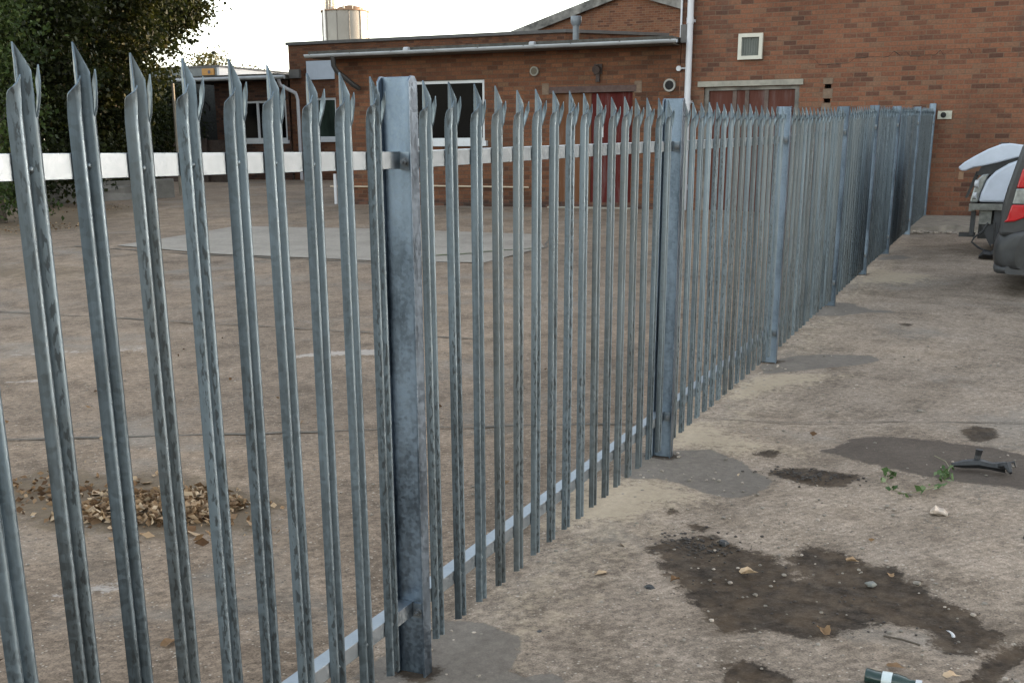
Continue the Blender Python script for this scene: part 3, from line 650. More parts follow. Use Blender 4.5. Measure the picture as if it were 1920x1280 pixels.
# ------------------------------------------------------------------ flat-roofed brick building behind, with parapet
bb = thing('flat_roof_building', 'flat-roofed brick building with a dark parapet coping behind the annexe', 'building', (-16, 30, .7))
mb = MB(); W2 = (-19.86, -19.08, 1.98, 3.25)
wall_front(mb, -20.80, -11.25, .5, 4.86, 30.0, [W2], .18)
mb.add([(-20.8,30,.5),(-20.8,42,.5),(-20.8,42,4.86),(-20.8,30,4.86)], [(0,3,2,1)])
mb.add([(-11.25,30,.5),(-8.9,32.4,.5),(-8.9,32.4,4.86),(-11.25,30,4.86)], [(0,1,2,3)]); mb.add([(-8.9,32.4,.5),(-8.9,42,.5),(-8.9,42,4.86),(-8.9,32.4,4.86)], [(0,1,2,3)])
mb.build('wall', M['brick_orange'], bb, recalc=False)
MB().extr([(-20.75,30.05,4.80),(-11.3,30.05,4.80),(-8.95,32.4,4.80),(-8.95,42,4.80),(-20.75,42,4.80)], (0,0,.03)).build('roof', M['felt'], bb)
cp = MB(); cp.extr([(-20.86,29.94,4.862),(-11.22,29.94,4.862),(-11.22,30.25,4.862),(-20.86,30.25,4.862)], (0,0,.09)); cp.extr([(-11.219,29.94,4.864),(-8.84,32.38,4.864),(-9.1,32.6,4.864),(-11.3,30.25,4.864)], (0,0,.085)); cp.box(-20.86,-20.6,30.251,42,4.862,4.952)
cp.build('coping', M['coping'], bb)
window(bb, W2[0]+.005, W2[1]-.005, W2[2]+.005, W2[3]-.005, 30.04, (), .07, M['glass_green'], .10)
box('panel', M['sheet'], bb, -20.10, -19.06, 29.93, 29.998, 3.80, 4.36)
box('flashing', M['white_frame'], bb, -9.75, -9.3, 31.55, 31.62, 4.62, 4.72)
box('vent_block', M['coping'], bb, -20.75, -20.35, 29.88, 29.998, 3.86, 4.12)

gb = thing('gable_building', 'brick gable with a weathered verge rising behind the parapet', 'building', (-11.97, 38, .8))
ap, hw, sl = 6.90, 9.0, .30
mb = MB(); mb.extr([(-11.97-hw,38,.6),(-11.97+hw,38,.6),(-11.97+hw,38,ap-hw*sl),(-11.97,38,ap),(-11.97-hw,38,ap-hw*sl)], (0,.3,0)); mb.build('wall', M['brick_gable'], gb)
for sg in (-1, 1):
    rr = MB(); rr.extr([(-11.97,37.9,ap+.02),(-11.97+sg*hw*1.03,37.9,ap+.02-hw*1.03*sl),(-11.97+sg*hw*1.03,37.9,ap+.16-hw*1.03*sl),(-11.97,37.9,ap+.16)], (0,20,0)); rr.build('roof', M['cladgrey'], gb)
    vv = MB(); vv.extr([(-11.97,37.82,ap-.11),(-11.97+sg*hw*1.03,37.82,ap-.11-hw*1.03*sl),(-11.97+sg*hw*1.03,37.82,ap+.20-hw*1.03*sl),(-11.97,37.82,ap+.20)], (0,.078,0)); vv.build('verge', M['verge'], gb)

# ------------------------------------------------------------------ single-storey wing at the far left
lw = thing('brick_wing', 'small brick wing with overhanging flat roof and white-framed windows, far left of the annexe', 'building', (-22.2, 30, .7))
mb = MB(); W3 = (-22.78, -20.93, 1.95, 3.20)
wall_front(mb, -23.75, -20.81, .5, 3.80, 29.9, [W3], .18); mb.add([(-23.75,29.9,.5),(-23.75,40,.5),(-23.75,40,3.8),(-23.75,29.9,3.8)], [(0,3,2,1)]); mb.build('wall', M['brick_dark'], lw, recalc=False)
window(lw, W3[0]+.005, W3[1]-.005, W3[2]+.005, W3[3]-.005, 29.94, (-22.08,), .07, None, .11)
rfo = box('roof', M['fascia'], lw, -25.1, -20.80, 29.25, 40, 3.83, 3.98)
gt = MB(); gt.tube([(-25.1,29.19,3.86),(-20.45,29.19,3.86)], .06, 12); gt.build('gutter', M['grey_pvc'], lw)
dp = MB(); dp.tube([(-20.72,29.25,3.80),(-20.72,29.35,3.62),(-20.50,29.85,3.40),(-20.45,29.88,3.2),(-20.45,29.88,.7)], .055, 12); dp.build('downpipe', M['white_pipe'], lw)
bk = MB(); bk.extr([(-23.80,29.6,2.9),(-23.80,29.6,3.05),(-24.7,29.6,3.80),(-24.85,29.6,3.80)], (0,.1,0)); bk.build('bracket', M['dark_pvc'], lw)

fb = thing('flat_roof_block', 'distant flat-roofed block with a white fascia and an orange sign beyond the wing', 'building', (-27, 34, .8))
box('wall', simple('dark_render', (.016,.017,.015), .8, 0, .2), fb, -29, -25.2, 32.1, 36.6, .6, 4.18)
box('fascia', M['fasciawhite'], fb, -25.199, -25.10, 32.0, 36.7, 4.18, 4.46)
box('front_fascia', M['cladgrey'], fb, -29, -25.2, 32.0, 32.098, 4.18, 4.46); box('roof', M['coping'], fb, -29.03, -25.07, 31.97, 36.73, 4.461, 4.52)
sg_ = box('sign', M['orange'], fb, -25.82, -25.30, 31.95, 31.998, 4.20, 4.42)
MB().tube([(-25.5,31.945,4.30),(-25.5,31.94,4.30)], .06, 12).build('emblem', M['ink'], sg_)

# ------------------------------------------------------------------ silo far behind
si = thing('silo', 'pale cylindrical silo with a railed top far behind the low buildings', 'silo', (-49.3, 80, 1))
sc_ = (-49.31, 80); r0 = 1.83
m1 = MB(); m1.tube([(sc_[0],sc_[1],.8),(sc_[0],sc_[1],6),(sc_[0],sc_[1],12.05)], r0, 40); m1.build('shell', M['silo'], si)
m1 = MB()
for k in range(12):
    a = 2*math.pi*(k+.35)/12; m1.tube([(sc_[0]+(r0+.01)*math.cos(a),sc_[1]+(r0+.01)*math.sin(a),.8),(sc_[0]+(r0+.01)*math.cos(a),sc_[1]+(r0+.01)*math.sin(a),12.03)], .035, 6)
m1.build('seam', simple('silo_seam', (.13,.12,.105), .7, 0, .2, 1), si)
m1 = MB(); m1.tube([(sc_[0],sc_[1],12.04),(sc_[0],sc_[1],12.12)], r0+.10, 40); m1.build('rim', M['rust'], si)
m1 = MB(); m1.tube([(sc_[0]+.62,sc_[1]-.2,12.12),(sc_[0]+.62,sc_[1]-.2,12.32),(sc_[0]+.62,sc_[1]-.2,12.5)], [1.0,.98,.25], 24); m1.build('hatch', M['rust'], si)
m1 = MB(); m1.tube([(sc_[0]-1.0,sc_[1]-.5,12.1),(sc_[0]-1.0,sc_[1]-.5,13.3)], .42, 20); m1.tube([(sc_[0]-1.0,sc_[1]-.5,13.0),(sc_[0]-1.0,sc_[1]-.5,13.15)], .62, 20); m1.tube([(sc_[0]-1.0,sc_[1]-.5,13.3),(sc_[0]-1.0,sc_[1]-.5,15.5)], .5, 20); m1.build('cyclone', simple('cyclone_steel', (.26,.22,.175), .6, .2, .2, 1), si)
m1 = MB(); m1.tube([(sc_[0]-.82,sc_[1]-1.72,.8),(sc_[0]-.82,sc_[1]-1.72,15)], .10, 10); m1.build('fill_pipe', simple('pale_pipe', (.72,.70,.66), .5, 0, .05), si)
m1 = MB()
for k in range(18):
    a = 2*math.pi*k/18; m1.tube([(sc_[0]+(r0+.05)*math.cos(a),sc_[1]+(r0+.05)*math.sin(a),12.1),(sc_[0]+(r0+.05)*math.cos(a),sc_[1]+(r0+.05)*math.sin(a),12.75)], .022, 6)
for z in (12.45, 12.75): m1.tube([(sc_[0]+(r0+.05)*math.cos(2*math.pi*k/36),sc_[1]+(r0+.05)*math.sin(2*math.pi*k/36),z) for k in range(37)], .018, 6, caps=False)
m1.build('railing', M['steel'], si)
m1 = MB(); m1.tube([(sc_[0]-.3,sc_[1]-1.5,12.1),(sc_[0]-.3,sc_[1]-1.5,13.6)], .07, 8); m1.tube([(sc_[0]+.65,sc_[1]-1.3,12.1),(sc_[0]+.65,sc_[1]-1.3,12.95)], .05, 8); m1.build('mast', M['steel'], si)

# ------------------------------------------------------------------ foliage
def leaves(name, pts, size, mat, parent, tint, flat=0.0):
    n = len(pts); d = rng.normal(size=(n, 3)); d /= np.linalg.norm(d, axis=1)[:, None]
    if flat: d[:, 2] *= (1-flat); d /= np.linalg.norm(d, axis=1)[:, None]
    e = np.cross(d, rng.normal(size=(n, 3))); e /= np.linalg.norm(e, axis=1)[:, None]; nn = np.cross(d, e)
    L = size*rng.uniform(.6, 1.35, n)[:, None]; W = L*rng.uniform(.24, .44, n)[:, None]
    v = np.stack([pts-d*L*.5, pts+e*W+nn*L*.10-d*L*.05, pts+d*L*.5, pts-e*W+nn*L*.10-d*L*.05], 1).reshape(-1, 3)
    q = np.arange(n*4).reshape(-1, 4); tri = np.concatenate([q[:, [0,1,2]], q[:, [0,2,3]]], 1).reshape(-1, 3)
    m_ = bpy.data.meshes.new(name); m_.vertices.add(len(v)); m_.vertices.foreach_set('co', v.ravel())
    m_.loops.add(tri.size); m_.loops.foreach_set('vertex_index', tri.ravel().astype(np.int32))
    m_.polygons.add(len(tri)); m_.polygons.foreach_set('loop_start', np.arange(len(tri))*3); m_.polygons.foreach_set('loop_total', np.full(len(tri), 3)); m_.update(calc_edges=True)
    a = m_.attributes.new('tint', 'FLOAT', 'POINT'); a.data.foreach_set('value', np.repeat(tint, 4).astype(np.float32))
    m_.materials.append(mat); o = bpy.data.objects.new(name, m_); S.collection.objects.link(o)
    if parent: o.parent = parent; o.matrix_parent_inverse = parent.matrix_basis.inverted()
    return o
def crown(ells, n, clump, sig):
    """leaf points gathered in clumps spread through the shells of several ellipsoids"""
    P, T = [], []
    tot = sum(e[3]*e[4]*e[5] for e in ells)
    cen_all = []
    for (cx, cy, cz, rx, ry, rz) in ells:
        k = max(4, int(n*rx*ry*rz/tot/clump)); d = rng.normal(size=(k, 3)); d /= np.linalg.norm(d, axis=1)[:, None]
        rad = rng.uniform(.25, 1.0, k)**.55; cen = np.array([cx,cy,cz])+d*rad[:, None]*np.array([rx,ry,rz]); cen_all.append(cen)
        tc = np.clip(rng.normal(.48, .17, k), 0, 1); s = sig*rng.uniform(.55, 1.5, k)
        idx = rng.integers(0, k, k*clump)
        P.append(cen[idx]+rng.normal(size=(len(idx), 3))*s[idx][:, None]*np.array([1,1,.7])); T.append(np.clip(tc[idx]+rng.normal(0, .14, len(idx)), 0, 1))
    return np.concatenate(P), np.concatenate(T), np.concatenate(cen_all)
def tree(name, label, cat, base, h, ells, n, size, mat, clump=45, sig=.22, tr=.16, group=None, limbs=9):
    t = thing(name, label, cat, base, group)
    P, T, cen = crown(ells, n, clump, sig)
    keep = P[:, 2] > base[2]+.05; P = P[keep]; T = T[keep]
    leaves('crown', P, size, mat, t, T)
    tk = MB(); bx, by, bz = base; jx = lambda s: random.uniform(-s, s)
    trunk = [(bx,by,bz-.1),(bx+jx(.1),by+jx(.1),bz+h*.2),(bx+jx(.2),by+jx(.2),bz+h*.45),(bx+jx(.3),by+jx(.3),bz+h*.75)]
    tk.tube(trunk, [tr*1.25,tr,tr*.75,tr*.35], 9)
    for k in range(limbs):
        c = cen[rng.integers(len(cen))]; f = random.uniform(.25, .7); s = Vector(trunk[1]).lerp(Vector(trunk[3]), f); e = Vector(c); m_ = s.lerp(e, .5)+Vector((jx(.2),jx(.2),.15))
        tk.tube([s, m_, e], [tr*.4,tr*.25,tr*.08], 6)
    tk.build('trunk', M['bark'], t); return t
def tz(x, y): return (x, y, gz(x, y))
tree('shrub', 'bright green leafy shrub at the left edge of the yard', 'shrub', tz(-15.9,13.2), 3.5, [(-15.75,13.1,1.1,.95,.9,1.0),(-15.6,13.0,2.4,.9,.9,1.1),(-15.5,13.0,3.7,.95,.9,1.1),(-16.6,13.6,4.9,1.5,1.2,1.2)], 15000, .085, M['leaf_light'], sig=.17, tr=.07)
tree('ivy_clad_tree', 'dark ivy-clad tree beside the bright shrub', 'tree', tz(-18.2,15.8), 6, [(-17.9,16.2,1.6,1.2,1.1,1.3),(-17.8,16.3,3.2,1.3,1.2,1.5),(-17.6,16.0,5.2,1.7,1.6,1.7),(-19,16.5,4.0,1.6,1.5,2.2)], 52000, .105, M['leaf_dark'], sig=.2)
tree('olive_tree', 'tall olive-brown tree between the ivy-clad tree and the far wing', 'tree', tz(-20.2,19.2), 7, [(-19.6,19.6,2.2,1.3,1.3,1.4),(-18.9,19.6,4.0,1.6,1.5,1.7),(-18.3,19.5,6.0,1.8,1.7,1.7),(-20.8,19.6,4.0,1.6,1.5,2.2)], 52000, .11, M['leaf_olive'], sig=.2, group=None)
tree('dark_tree', 'dark spreading tree whose crown overhangs the end of the far wing', 'tree', tz(-24.6,24.6), 8, [(-22.6,25.0,5.6,2.0,1.7,1.4),(-21.9,25.2,6.8,2.1,1.7,1.8),(-24.4,25.0,3.6,1.5,1.5,1.6),(-23.2,24.4,3.0,1.2,1.0,1.5),(-22.2,24.6,2.0,.9,.9,1.2)], 75000, .12, M['leaf_dark'], sig=.22)
tree('undergrowth_bush', 'low dark bush under the trees by the concrete kerb wall', 'bush', tz(-21.0,20.6), 1.5, [(-20.6,20.6,1.3,1.6,.9,.9),(-22.3,23,1.5,1.5,.9,1.0)], 9000, .085, M['leaf_dark'], sig=.17, tr=.05)
tree('background_tree', 'dark hedge tree filling the gap left of the wing', 'tree', tz(-29.5,31), 5, [(-27.4,30.3,2.0,2.0,1.0,1.5),(-27.8,30.4,3.3,2.2,1.0,1.4),(-31,31,3.6,2.0,1.2,2.4)], 20000, .11, M['leaf_dark'], sig=.25)
for k, (x, y, z, r_, lab) in enumerate([(-39.8,50,5.6,1.5,'sunlit yellowish tree far behind the white fascia'), (-37.6,50.5,5.0,1.1,'small round sunlit tree far off left of the silo')]):
    tree('distant_tree', lab, 'tree', tz(x,y), 5, [(x,y,z-1.2,r_*1.2,r_,1.6),(x+.2,y,z,r_,r_,r_*.75)], 7000, .15, M['leaf_far'], sig=.25, group='sunlit trees beyond the roofs')
tree('shade_bush', 'dark bush under the end of the wing roof', 'bush', tz(-25.4,28.7), 2, [(-25.3,28.7,1.6,1.4,.5,1.1),(-25.2,28.75,2.8,1.4,.5,.9),(-24.3,29.3,1.8,.5,.3,1.2)], 22000, .09, M['leaf_dark'], sig=.18, tr=.05)
# post and low wall under the trees
o = MB().tube([(-17.33,20.0,.5),(-17.30,20.0,3.15)], .035, 8).build('wooden_pole', simple('grey_pole', (.16,.14,.11), .8, 0, .2), None); tag(o, 'thin grey pole standing in front of the dark trees', 'pole')
o = MB(); o.extr([(-18.9,14.3,.25),(-18.9,14.3,.72),(-17.9,17.8,.95),(-16.95,19.2,1.0),(-16.95,19.2,.4)], (.16,-.05,0)); o = o.build('low_wall', M['lowwall'], None, bevel=.02); tag(o, 'low grey rendered kerb wall beneath the trees', 'wall')
o = MB(); o.box(-24.4,-21.6,27.8,27.95,.6,1.95)
for x in (-24.4,-23.5,-22.6,-21.7): o.box(x-.04,x+.04,27.74,27.80,.6,2.0)
o = o.build('timber_fence', simple('dark_creosoted_boards', (.035,.022,.017), .9, 0, .4), None); tag(o, 'dark low timber fence in the shade below the wing roof', 'fence')

# ------------------------------------------------------------------ vehicles
def wheel(parent, x, y, z, r, wd, side):
    t = MB(); prof = [(r*.62,0),(r*.93,0),(r,.03),(r,wd-.03),(r*.93,wd),(r*.62,wd)]
    t.loft([[(x+q*math.cos(a), y+side*dy, z+q*math.sin(a)) for q, dy in prof] for a in np.linspace(0, 2*math.pi, 29)], caps=False)
    wo = t.build('wheel', M['tyre'], parent)
    h = MB(); h.tube([(x,y+side*.03,z),(x,y+side*(wd-.05),z)], r*.63, 24)
    for k in range(5):
        a = 2*math.pi*k/5
        h.tube([(x+.05*math.cos(a),y+side*.02,z+.05*math.sin(a)),(x+r*.58*math.cos(a),y+side*.015,z+r*.58*math.sin(a))], .03, 6)
    h.build('rim', M['alloy'], wo); return wo
def ring_sec(x, y0, y1, zb, zt, zbelt, tuck, crn=.09, ntop=5):
    """closed cross-section of a car at station x: floor, flanks, inward-leaning glasshouse, roof"""
    tuck = max(0.0, tuck)
    pts = [(y0+.10,zb),(y0+.02,zb+.07),(y0,zb+.28),(y0+.01,zbelt)]
    if zt > zbelt+.1: pts += [(y0+tuck*.8,zt-.12),(y0+tuck+.06,zt-.025),(y0+tuck+.22,zt)]
    else: pts += [(y0+.02,max(zt-.06,zbelt+.002)),(y0+.07,max(zt-.015,zbelt+.004)),(y0+.25,max(zt,zbelt+.006))]
    full = pts+[(y0+y1-y, z) for y, z in pts[::-1]]
    return [(x, y, z) for y, z in full]
# grey car: tail towards the fence, nose to the right, out of the frame
gcz = gz(1.6, 9.8); gc = thing('parked_car', 'dark grey car backed up towards the fence, only its tail with red lamp in view', 'car', (3.4, 10.1, gcz))
st = [(1.60,.50,1.20,.95,.04,.10),(1.545,.40,1.50,.95,.08,.05),(1.56,.34,1.62,.98,.13,.02),(1.75,.26,1.69,.98,.17,0),(2.3,.22,1.72,.97,.18,0),(3.2,.22,1.72,.95,.18,0),(3.9,.22,1.62,.95,.18,0),(4.45,.22,1.25,.95,.12,0),(4.7,.22,1.02,.93,.05,0),(5.3,.24,.92,.84,.02,.03),(5.62,.30,.74,.66,.02,.12),(5.70,.36,.66,.60,.02,.25)]
def leanx(x0, z): return x0
rings = []
for (x, zb, zt, zbe, tk, ins) in st:
    rg = ring_sec(x, 9.30+ins, 11.04-ins, gcz+zb, gcz+zt, gcz+zbe, tk)
    if x < 1.8: rg = [(px-.10*max(0, min(1, (gcz+1.1-pz)/.5))*(1 if x < 1.7 else .3)-(0), py, pz) for px, py, pz in rg]
    rings.append(rg)
bd = MB().loft(rings); bo = bd.build('body', M['grey_car'], gc)
sb = bo.modifiers.new('sub', 'SUBSURF'); sb.levels = 2; sb.render_levels = 2
tg = MB(); tg.extr([(x, 9.31, gcz+z) for x, z in [(1.47,1.42),(1.41,1.16),(1.375,1.01),(1.35,.87),(1.34,.69),(1.34,.56),(1.60,.56),(1.64,1.0),(1.62,1.46)]], (0, 1.72, 0)); tg.build('tailgate', M['grey_car'], gc, bevel=.035)
bp = MB(); bp.loft([[(x, y, gcz+z) for x, z in [(1.30+o_,.27),(1.285+o_,.40),(1.30+o_,.52),(1.36+o_,.60),(1.47+o_,.62),(1.62,.62),(1.62,.26),(1.36+o_,.24)]] for y, o_ in ((9.29,.22),(9.30,.10),(9.36,.035),(9.5,.01),(10.17,0),(10.84,.01),(10.98,.035),(11.04,.10),(11.05,.22))])
bpo = bp.build('rear_bumper', M['grey_car'], gc); bpo.modifiers.new('sub', 'SUBSURF').render_levels = 1
sk = MB(); sk.loft([[(x, y, gcz+z) for x, z in [(1.325+o_,.20),(1.31+o_,.24),(1.33+o_,.275),(1.7,.275),(1.7,.19)]] for y, o_ in ((9.30,.12),(9.36,.04),(9.5,.01),(10.17,0),(10.84,.01),(10.98,.04),(11.04,.12))]); sk.build('bumper_trim', M['car_plastic'], gc)
def lamp_piece(name, poly, mat, parent, y0=9.275, y1=9.45):
    mb_ = MB(); mb_.extr([(x, y0, gcz+z) for x, z in poly], (0, y1-y0, 0)); return mb_.build(name, mat, parent, bevel=.012)
tl = lamp_piece('tail_lamp', [(1.455,1.01),(1.487,1.17),(1.52,1.22),(1.66,1.25),(1.66,1.01)], M['red_lens'], gc)
lamp_piece('clear_lens', [(1.432,.86),(1.453,1.005),(1.66,1.005),(1.66,.86)], M['clear_lens'], tl)
lamp_piece('lower_lens', [(1.376,.69),(1.40,.72),(1.430,.855),(1.66,.855),(1.66,.78),(1.47,.70)], M['red_lens'], tl)
wn = MB(); wn.extr([(1.80,9.42,gcz+1.02),(1.88,9.50,gcz+1.55),(3.6,9.50,gcz+1.58),(4.3,9.42,gcz+1.05)], (0,.02,0)); wn.build('side_window', M['glass'], gc)
for x in (2.35, 4.85):
    for y, sgn in ((9.29, 1), (11.05, -1)): wheel(gc, x, y, gcz+.31, .31, .2, sgn)
hl = MB(); hl.tube([(1.9,9.285,gcz+.85),(2.1,9.285,gcz+.85)], .012, 8); hl.build('door_handle', M['car_plastic'], gc)

# white van with its nose stripped: bumper gone, bonnet sprung up
vz = gz(1.2, 12.6); vn = thing('damaged_van', 'white van with bonnet sprung open and front bumper missing, beside the brick wall', 'van', (3.4, 13.3, vz))
Y0, Y1 = 12.55, 14.30
st = [(1.62,.45,1.15,1.02,.04,.03),(2.05,.35,1.28,1.10,.05,.01),(2.25,.30,1.42,1.10,.10,0),(2.75,.28,1.78,1.12,.17,0),(3.2,.28,1.86,1.12,.16,0),(5.4,.30,1.88,1.12,.13,0),(5.55,.34,1.80,1.12,.12,.03)]
bd = MB().loft([ring_sec(x, Y0+ins, Y1-ins, vz+zb, vz+zt, vz+zbe, tk) for (x, zb, zt, zbe, tk, ins) in st]); vb = bd.build('body', M['white_van'], vn)
vb.modifiers.new('sub', 'SUBSURF').render_levels = 1
for (ya, yb) in ((Y0-.005, Y0+.16), (Y1-.16, Y1+.005)):    # front wings
    f_ = MB(); f_.extr([(1.005,ya,vz+.66),(1.02,ya,vz+.76),(1.07,ya,vz+.92),(1.16,ya,vz+1.03),(1.30,ya,vz+1.12),(1.50,ya,vz+1.20),(1.75,ya,vz+1.26),(1.75,ya,vz+.70),(1.70,ya,vz+.665)], (0, yb-ya, 0)); f_.build('front_wing', M['white_van'], vn, bevel=.03)
for (ya, yb) in ((Y0+.005, Y0+.40), (Y1-.40, Y1-.005)):    # lamps wrap round the corners
    l_ = MB(); l_.extr([(.905,ya,vz+.66),(.93,ya,vz+.80),(.965,ya,vz+.93),(1.02,ya,vz+.99),(1.10,ya,vz+1.0),(1.064,ya-.0,vz+.92),(1.014,ya,vz+.76),(1.0,ya,vz+.66)], (0, yb-ya, 0)); lo = l_.build('headlight', M['clear_lens'], vn, bevel=.015)
    q = MB(); q.tube([(.95,ya+.008,vz+.88),(.99,ya-.004,vz+.88)], .045, 14); q.tube([(.945,ya+.008,vz+.74),(.98,ya-.004,vz+.74)], .04, 14); q.build('bulb_bowl', M['white_frame'], lo)
bn = MB(); bn.extr([(x, Y0-.01, vz+z) for x, z in [(.73,1.07),(.80,1.135),(.90,1.20),(1.05,1.285),(1.20,1.345),(1.30,1.35),(1.45,1.33),(1.75,1.32),(1.75,1.27),(1.43,1.20),(1.17,1.125),(1.0,1.085),(.90,1.07),(.82,1.03),(.77,1.03)]], (0, Y1-Y0+.02, 0))
bno = bn.build('bonnet', M['white_van'], vn, bevel=.018); bno['label'] = 'buckled white bonnet sprung open'
bd2 = MB(); bd2.box(1.16,1.28,Y0+.1,Y0+.35,vz+1.345,vz+1.36); bd2.build('bonnet_scoop', M['car_plastic'], bno)
ed = MB(); ed.box(.745,.80,Y0+.03,Y0+.10,vz+.93,vz+1.02); ed.build('bonnet_catch', M['rust'], bno)
eb = MB(); eb.box(1.02,1.75,Y0+.165,Y1-.165,vz+.5,vz+1.02); eb.extr([(.95,Y0+.02,vz+.99),(1.0,Y0+.02,vz+1.09),(1.17,Y0+.02,vz+1.135),(1.43,Y0+.02,vz+1.215),(1.7,Y0+.02,vz+1.275),(1.7,Y0+.02,vz+1.18),(1.25,Y0+.02,vz+1.04),(1.05,Y0+.02,vz+.96)], (0,.12,0)); eb.build('engine_bay', M['black'], vn)
cb = MB(); cb.box(.93,1.40,Y0-.02,Y0+.06,vz+.57,vz+.645); cb.box(.90,.97,Y0+.06,Y1-.1,vz+.55,vz+.64); cb.box(1.03,1.17,Y0+.03,Y0+.10,vz+.40,vz+.565)
for k in range(4): cb.box(1.02+.09*k,1.05+.09*k,Y0-.03,Y0-.02,vz+.59,vz+.625)
cb.build('front_crossmember', M['bare_steel'], vn)
dk = MB(); dk.box(1.2,1.7,Y0+.05,Y0+.4,vz+.16,vz+.66); dk.box(1.02,1.75,Y0+.401,Y1-.2,vz+.20,vz+.545); dk.extr([(1.06,Y0+.06,vz+.40),(1.20,Y0+.06,vz+.40),(1.20,Y0+.06,vz+.12),(1.15,Y0+.06,vz+.20)], (0,.04,0)); dk.extr([(.83,Y0+.3,vz+.70),(.86,Y0+.3,vz+.70),(.985,Y0+.3,vz+1.02),(.93,Y0+.3,vz+1.02)], (0,.05,0)); dk.box(.93,.985,Y0+.1,Y0+.2,vz+.26,vz+.55); dk.box(.80,.99,Y0+.35,Y0+.5,vz+.22,vz+.27); dk.build('inner_panel', M['car_plastic'], vn)
for x in (1.95, 4.75):
    for y, sgn in ((Y0+.0, 1), (Y1, -1)): wheel(vn, x, y, vz+.32, .32, .2, sgn)
ww = MB(); ww.extr([(2.35,Y0+.14,vz+1.2),(2.75,Y0+.2,vz+1.7),(3.2,Y0+.2,vz+1.72),(3.2,Y0+.14,vz+1.2)], (0,.02,0)); ww.build('side_window', M['glass'], vn)
wr = MB(); yb = Y0-.05
for pts in ([(1.14,yb,vz+.42),(1.10,yb-.03,vz+.33),(1.0,yb-.02,vz+.24),(.98,yb-.03,vz+.19),(1.06,yb-.05,vz+.13),(1.16,yb-.05,vz+.08),(1.19,yb-.05,vz+.01)], [(1.22,yb,vz+.42),(1.23,yb-.02,vz+.25),(1.25,yb-.02,vz+.12),(1.33,yb-.02,vz+.10),(1.38,yb,vz+.13)], [(1.10,yb-.06,vz+.01),(1.16,yb-.08,vz+.09),(1.26,yb-.08,vz+.04),(1.36,yb-.06,vz+.02)]):
    wr.tube(pts, .012, 8)
wr.build('dangling_hose', M['black'], vn)
lm = MB(); lm.loft([[(1.08+.34*t_, 12.36+.10*math.cos(a)*s, vz+.07*s+.06*s*math.sin(a)) for a in np.linspace(0, 2*math.pi, 8, endpoint=False)] for t_, s in ((0,.3),(.15,.9),(.4,.75),(.6,1.3),(.85,1.2),(1,.5))], smooth=False)
tag(lm.build('scrap_part', M['scrap'], None), 'black tangled car part lying under the front of the white van', 'scrap')

# ------------------------------------------------------------------ litter on the ground
def leaf_blade(x, y, r, rot, curl, mat=None, lobes=5):
    mb_ = MB(); n = 14; vs = [(0,0,.012)]
    for k in range(n):
        a = 2*math.pi*k/n; rr = r*(.62+.38*abs(math.cos(a*lobes/2)))*(1.25 if k == 0 else 1)
        vs.append((rr*math.cos(a), rr*.7*math.sin(a), .008+curl*r*abs(math.sin(a))**1.5+random.uniform(0, .25)*r*curl))
    c, s = math.cos(rot), math.sin(rot)
    mb_.add([(x+c*p[0]-s*p[1], y+s*p[0]+c*p[1], gz(x, y)+p[2]) for p in vs], [(0,1+k,1+(k+1) % n) for k in range(n)])
    return mb_
LV = [(.23,1.03,.028,'pale tan dry leaf lying alone on bare concrete near the fence foot'), (.75,1.24,.036,'largest pale dry leaf in the middle of the dark oil stain'), (1.10,1.53,.026,'yellowish curled leaf at the upper edge of the oil stain'), (1.26,1.43,.022,'small tan leaf right of the curled leaf on the oil stain'),
      (1.11,.80,.036,'orange-brown leaf lying at the lower edge of the oil stain'), (-.90,-.14,.036,'lone brown leaf behind the fence in front of the leaf pile'), (.51,1.07,.022,'small dull leaf at the left border of the oil stain'), (1.36,.62,.03,'brown leaf close beside the crushed bottle'), (1.53,.62,.03,'pale leaf in the crack at the bottom right corner')]
for k, (x, y, r_, lab) in enumerate(LV):
    o = leaf_blade(x, y, r_, random.uniform(0, 6), random.uniform(.3, .8)).build('fallen_leaf', M['leaf_dry'], None, recalc=False)
    a = o.data.attributes.new('tint', 'FLOAT', 'POINT'); a.data.foreach_set('value', np.clip(rng.normal([.9,.95,.8,.7,.62,.6,.4,.55,.95][k], .05, len(o.data.vertices)), 0, 1).astype(np.float32))
    tag(o, lab, 'leaf', 'fallen leaves on the yard')
def in_poly(P, poly):
    x, y = P[:, 0], P[:, 1]; ins = np.zeros(len(P), bool); Q = np.array(poly)
    for a, b in zip(Q, np.roll(Q, -1, 0)): ins ^= ((a[1] > y) != (b[1] > y)) & (x < (b[0]-a[0])*(y-a[1])/(b[1]-a[1]+1e-12)+a[0])
    return ins
P = rng.uniform([-2.5,.6],[-1.4,1.5], size=(3800,2)); P = P[in_poly(P, [[-2.32,.72],[-2.09,.74],[-1.8,.82],[-1.56,1.0],[-1.6,1.25],[-1.86,1.36],[-2.1,1.25],[-2.25,1.0]])]
c_ = np.array([-1.92,1.03]); hgt = .055*np.clip(1-np.hypot(P[:,0]-c_[0], P[:,1]-c_[1])/.5, 0, 1)
P3 = np.column_stack([P, g(P[:,0],P[:,1])+.012+rng.uniform(0,1,len(P))*hgt])
stray = np.column_stack([rng.normal(-1.95,.30,330), rng.normal(1.04,.17,330)]); stray = np.column_stack([stray, g(stray[:,0],stray[:,1])+.011])
P3 = np.concatenate([P3, stray]); tn = np.clip(rng.normal(.70,.26,len(P3)),0,1)
o = leaves('leaf_pile', P3, rng.choice([.026,.036,.048,.062], len(P3), p=[.3,.35,.25,.1])[:, None], M['leaf_dry'], None, tn, .7); tag(o, 'heap of dry brown leaves on the concrete behind the fence', 'leaves', kind='stuff')
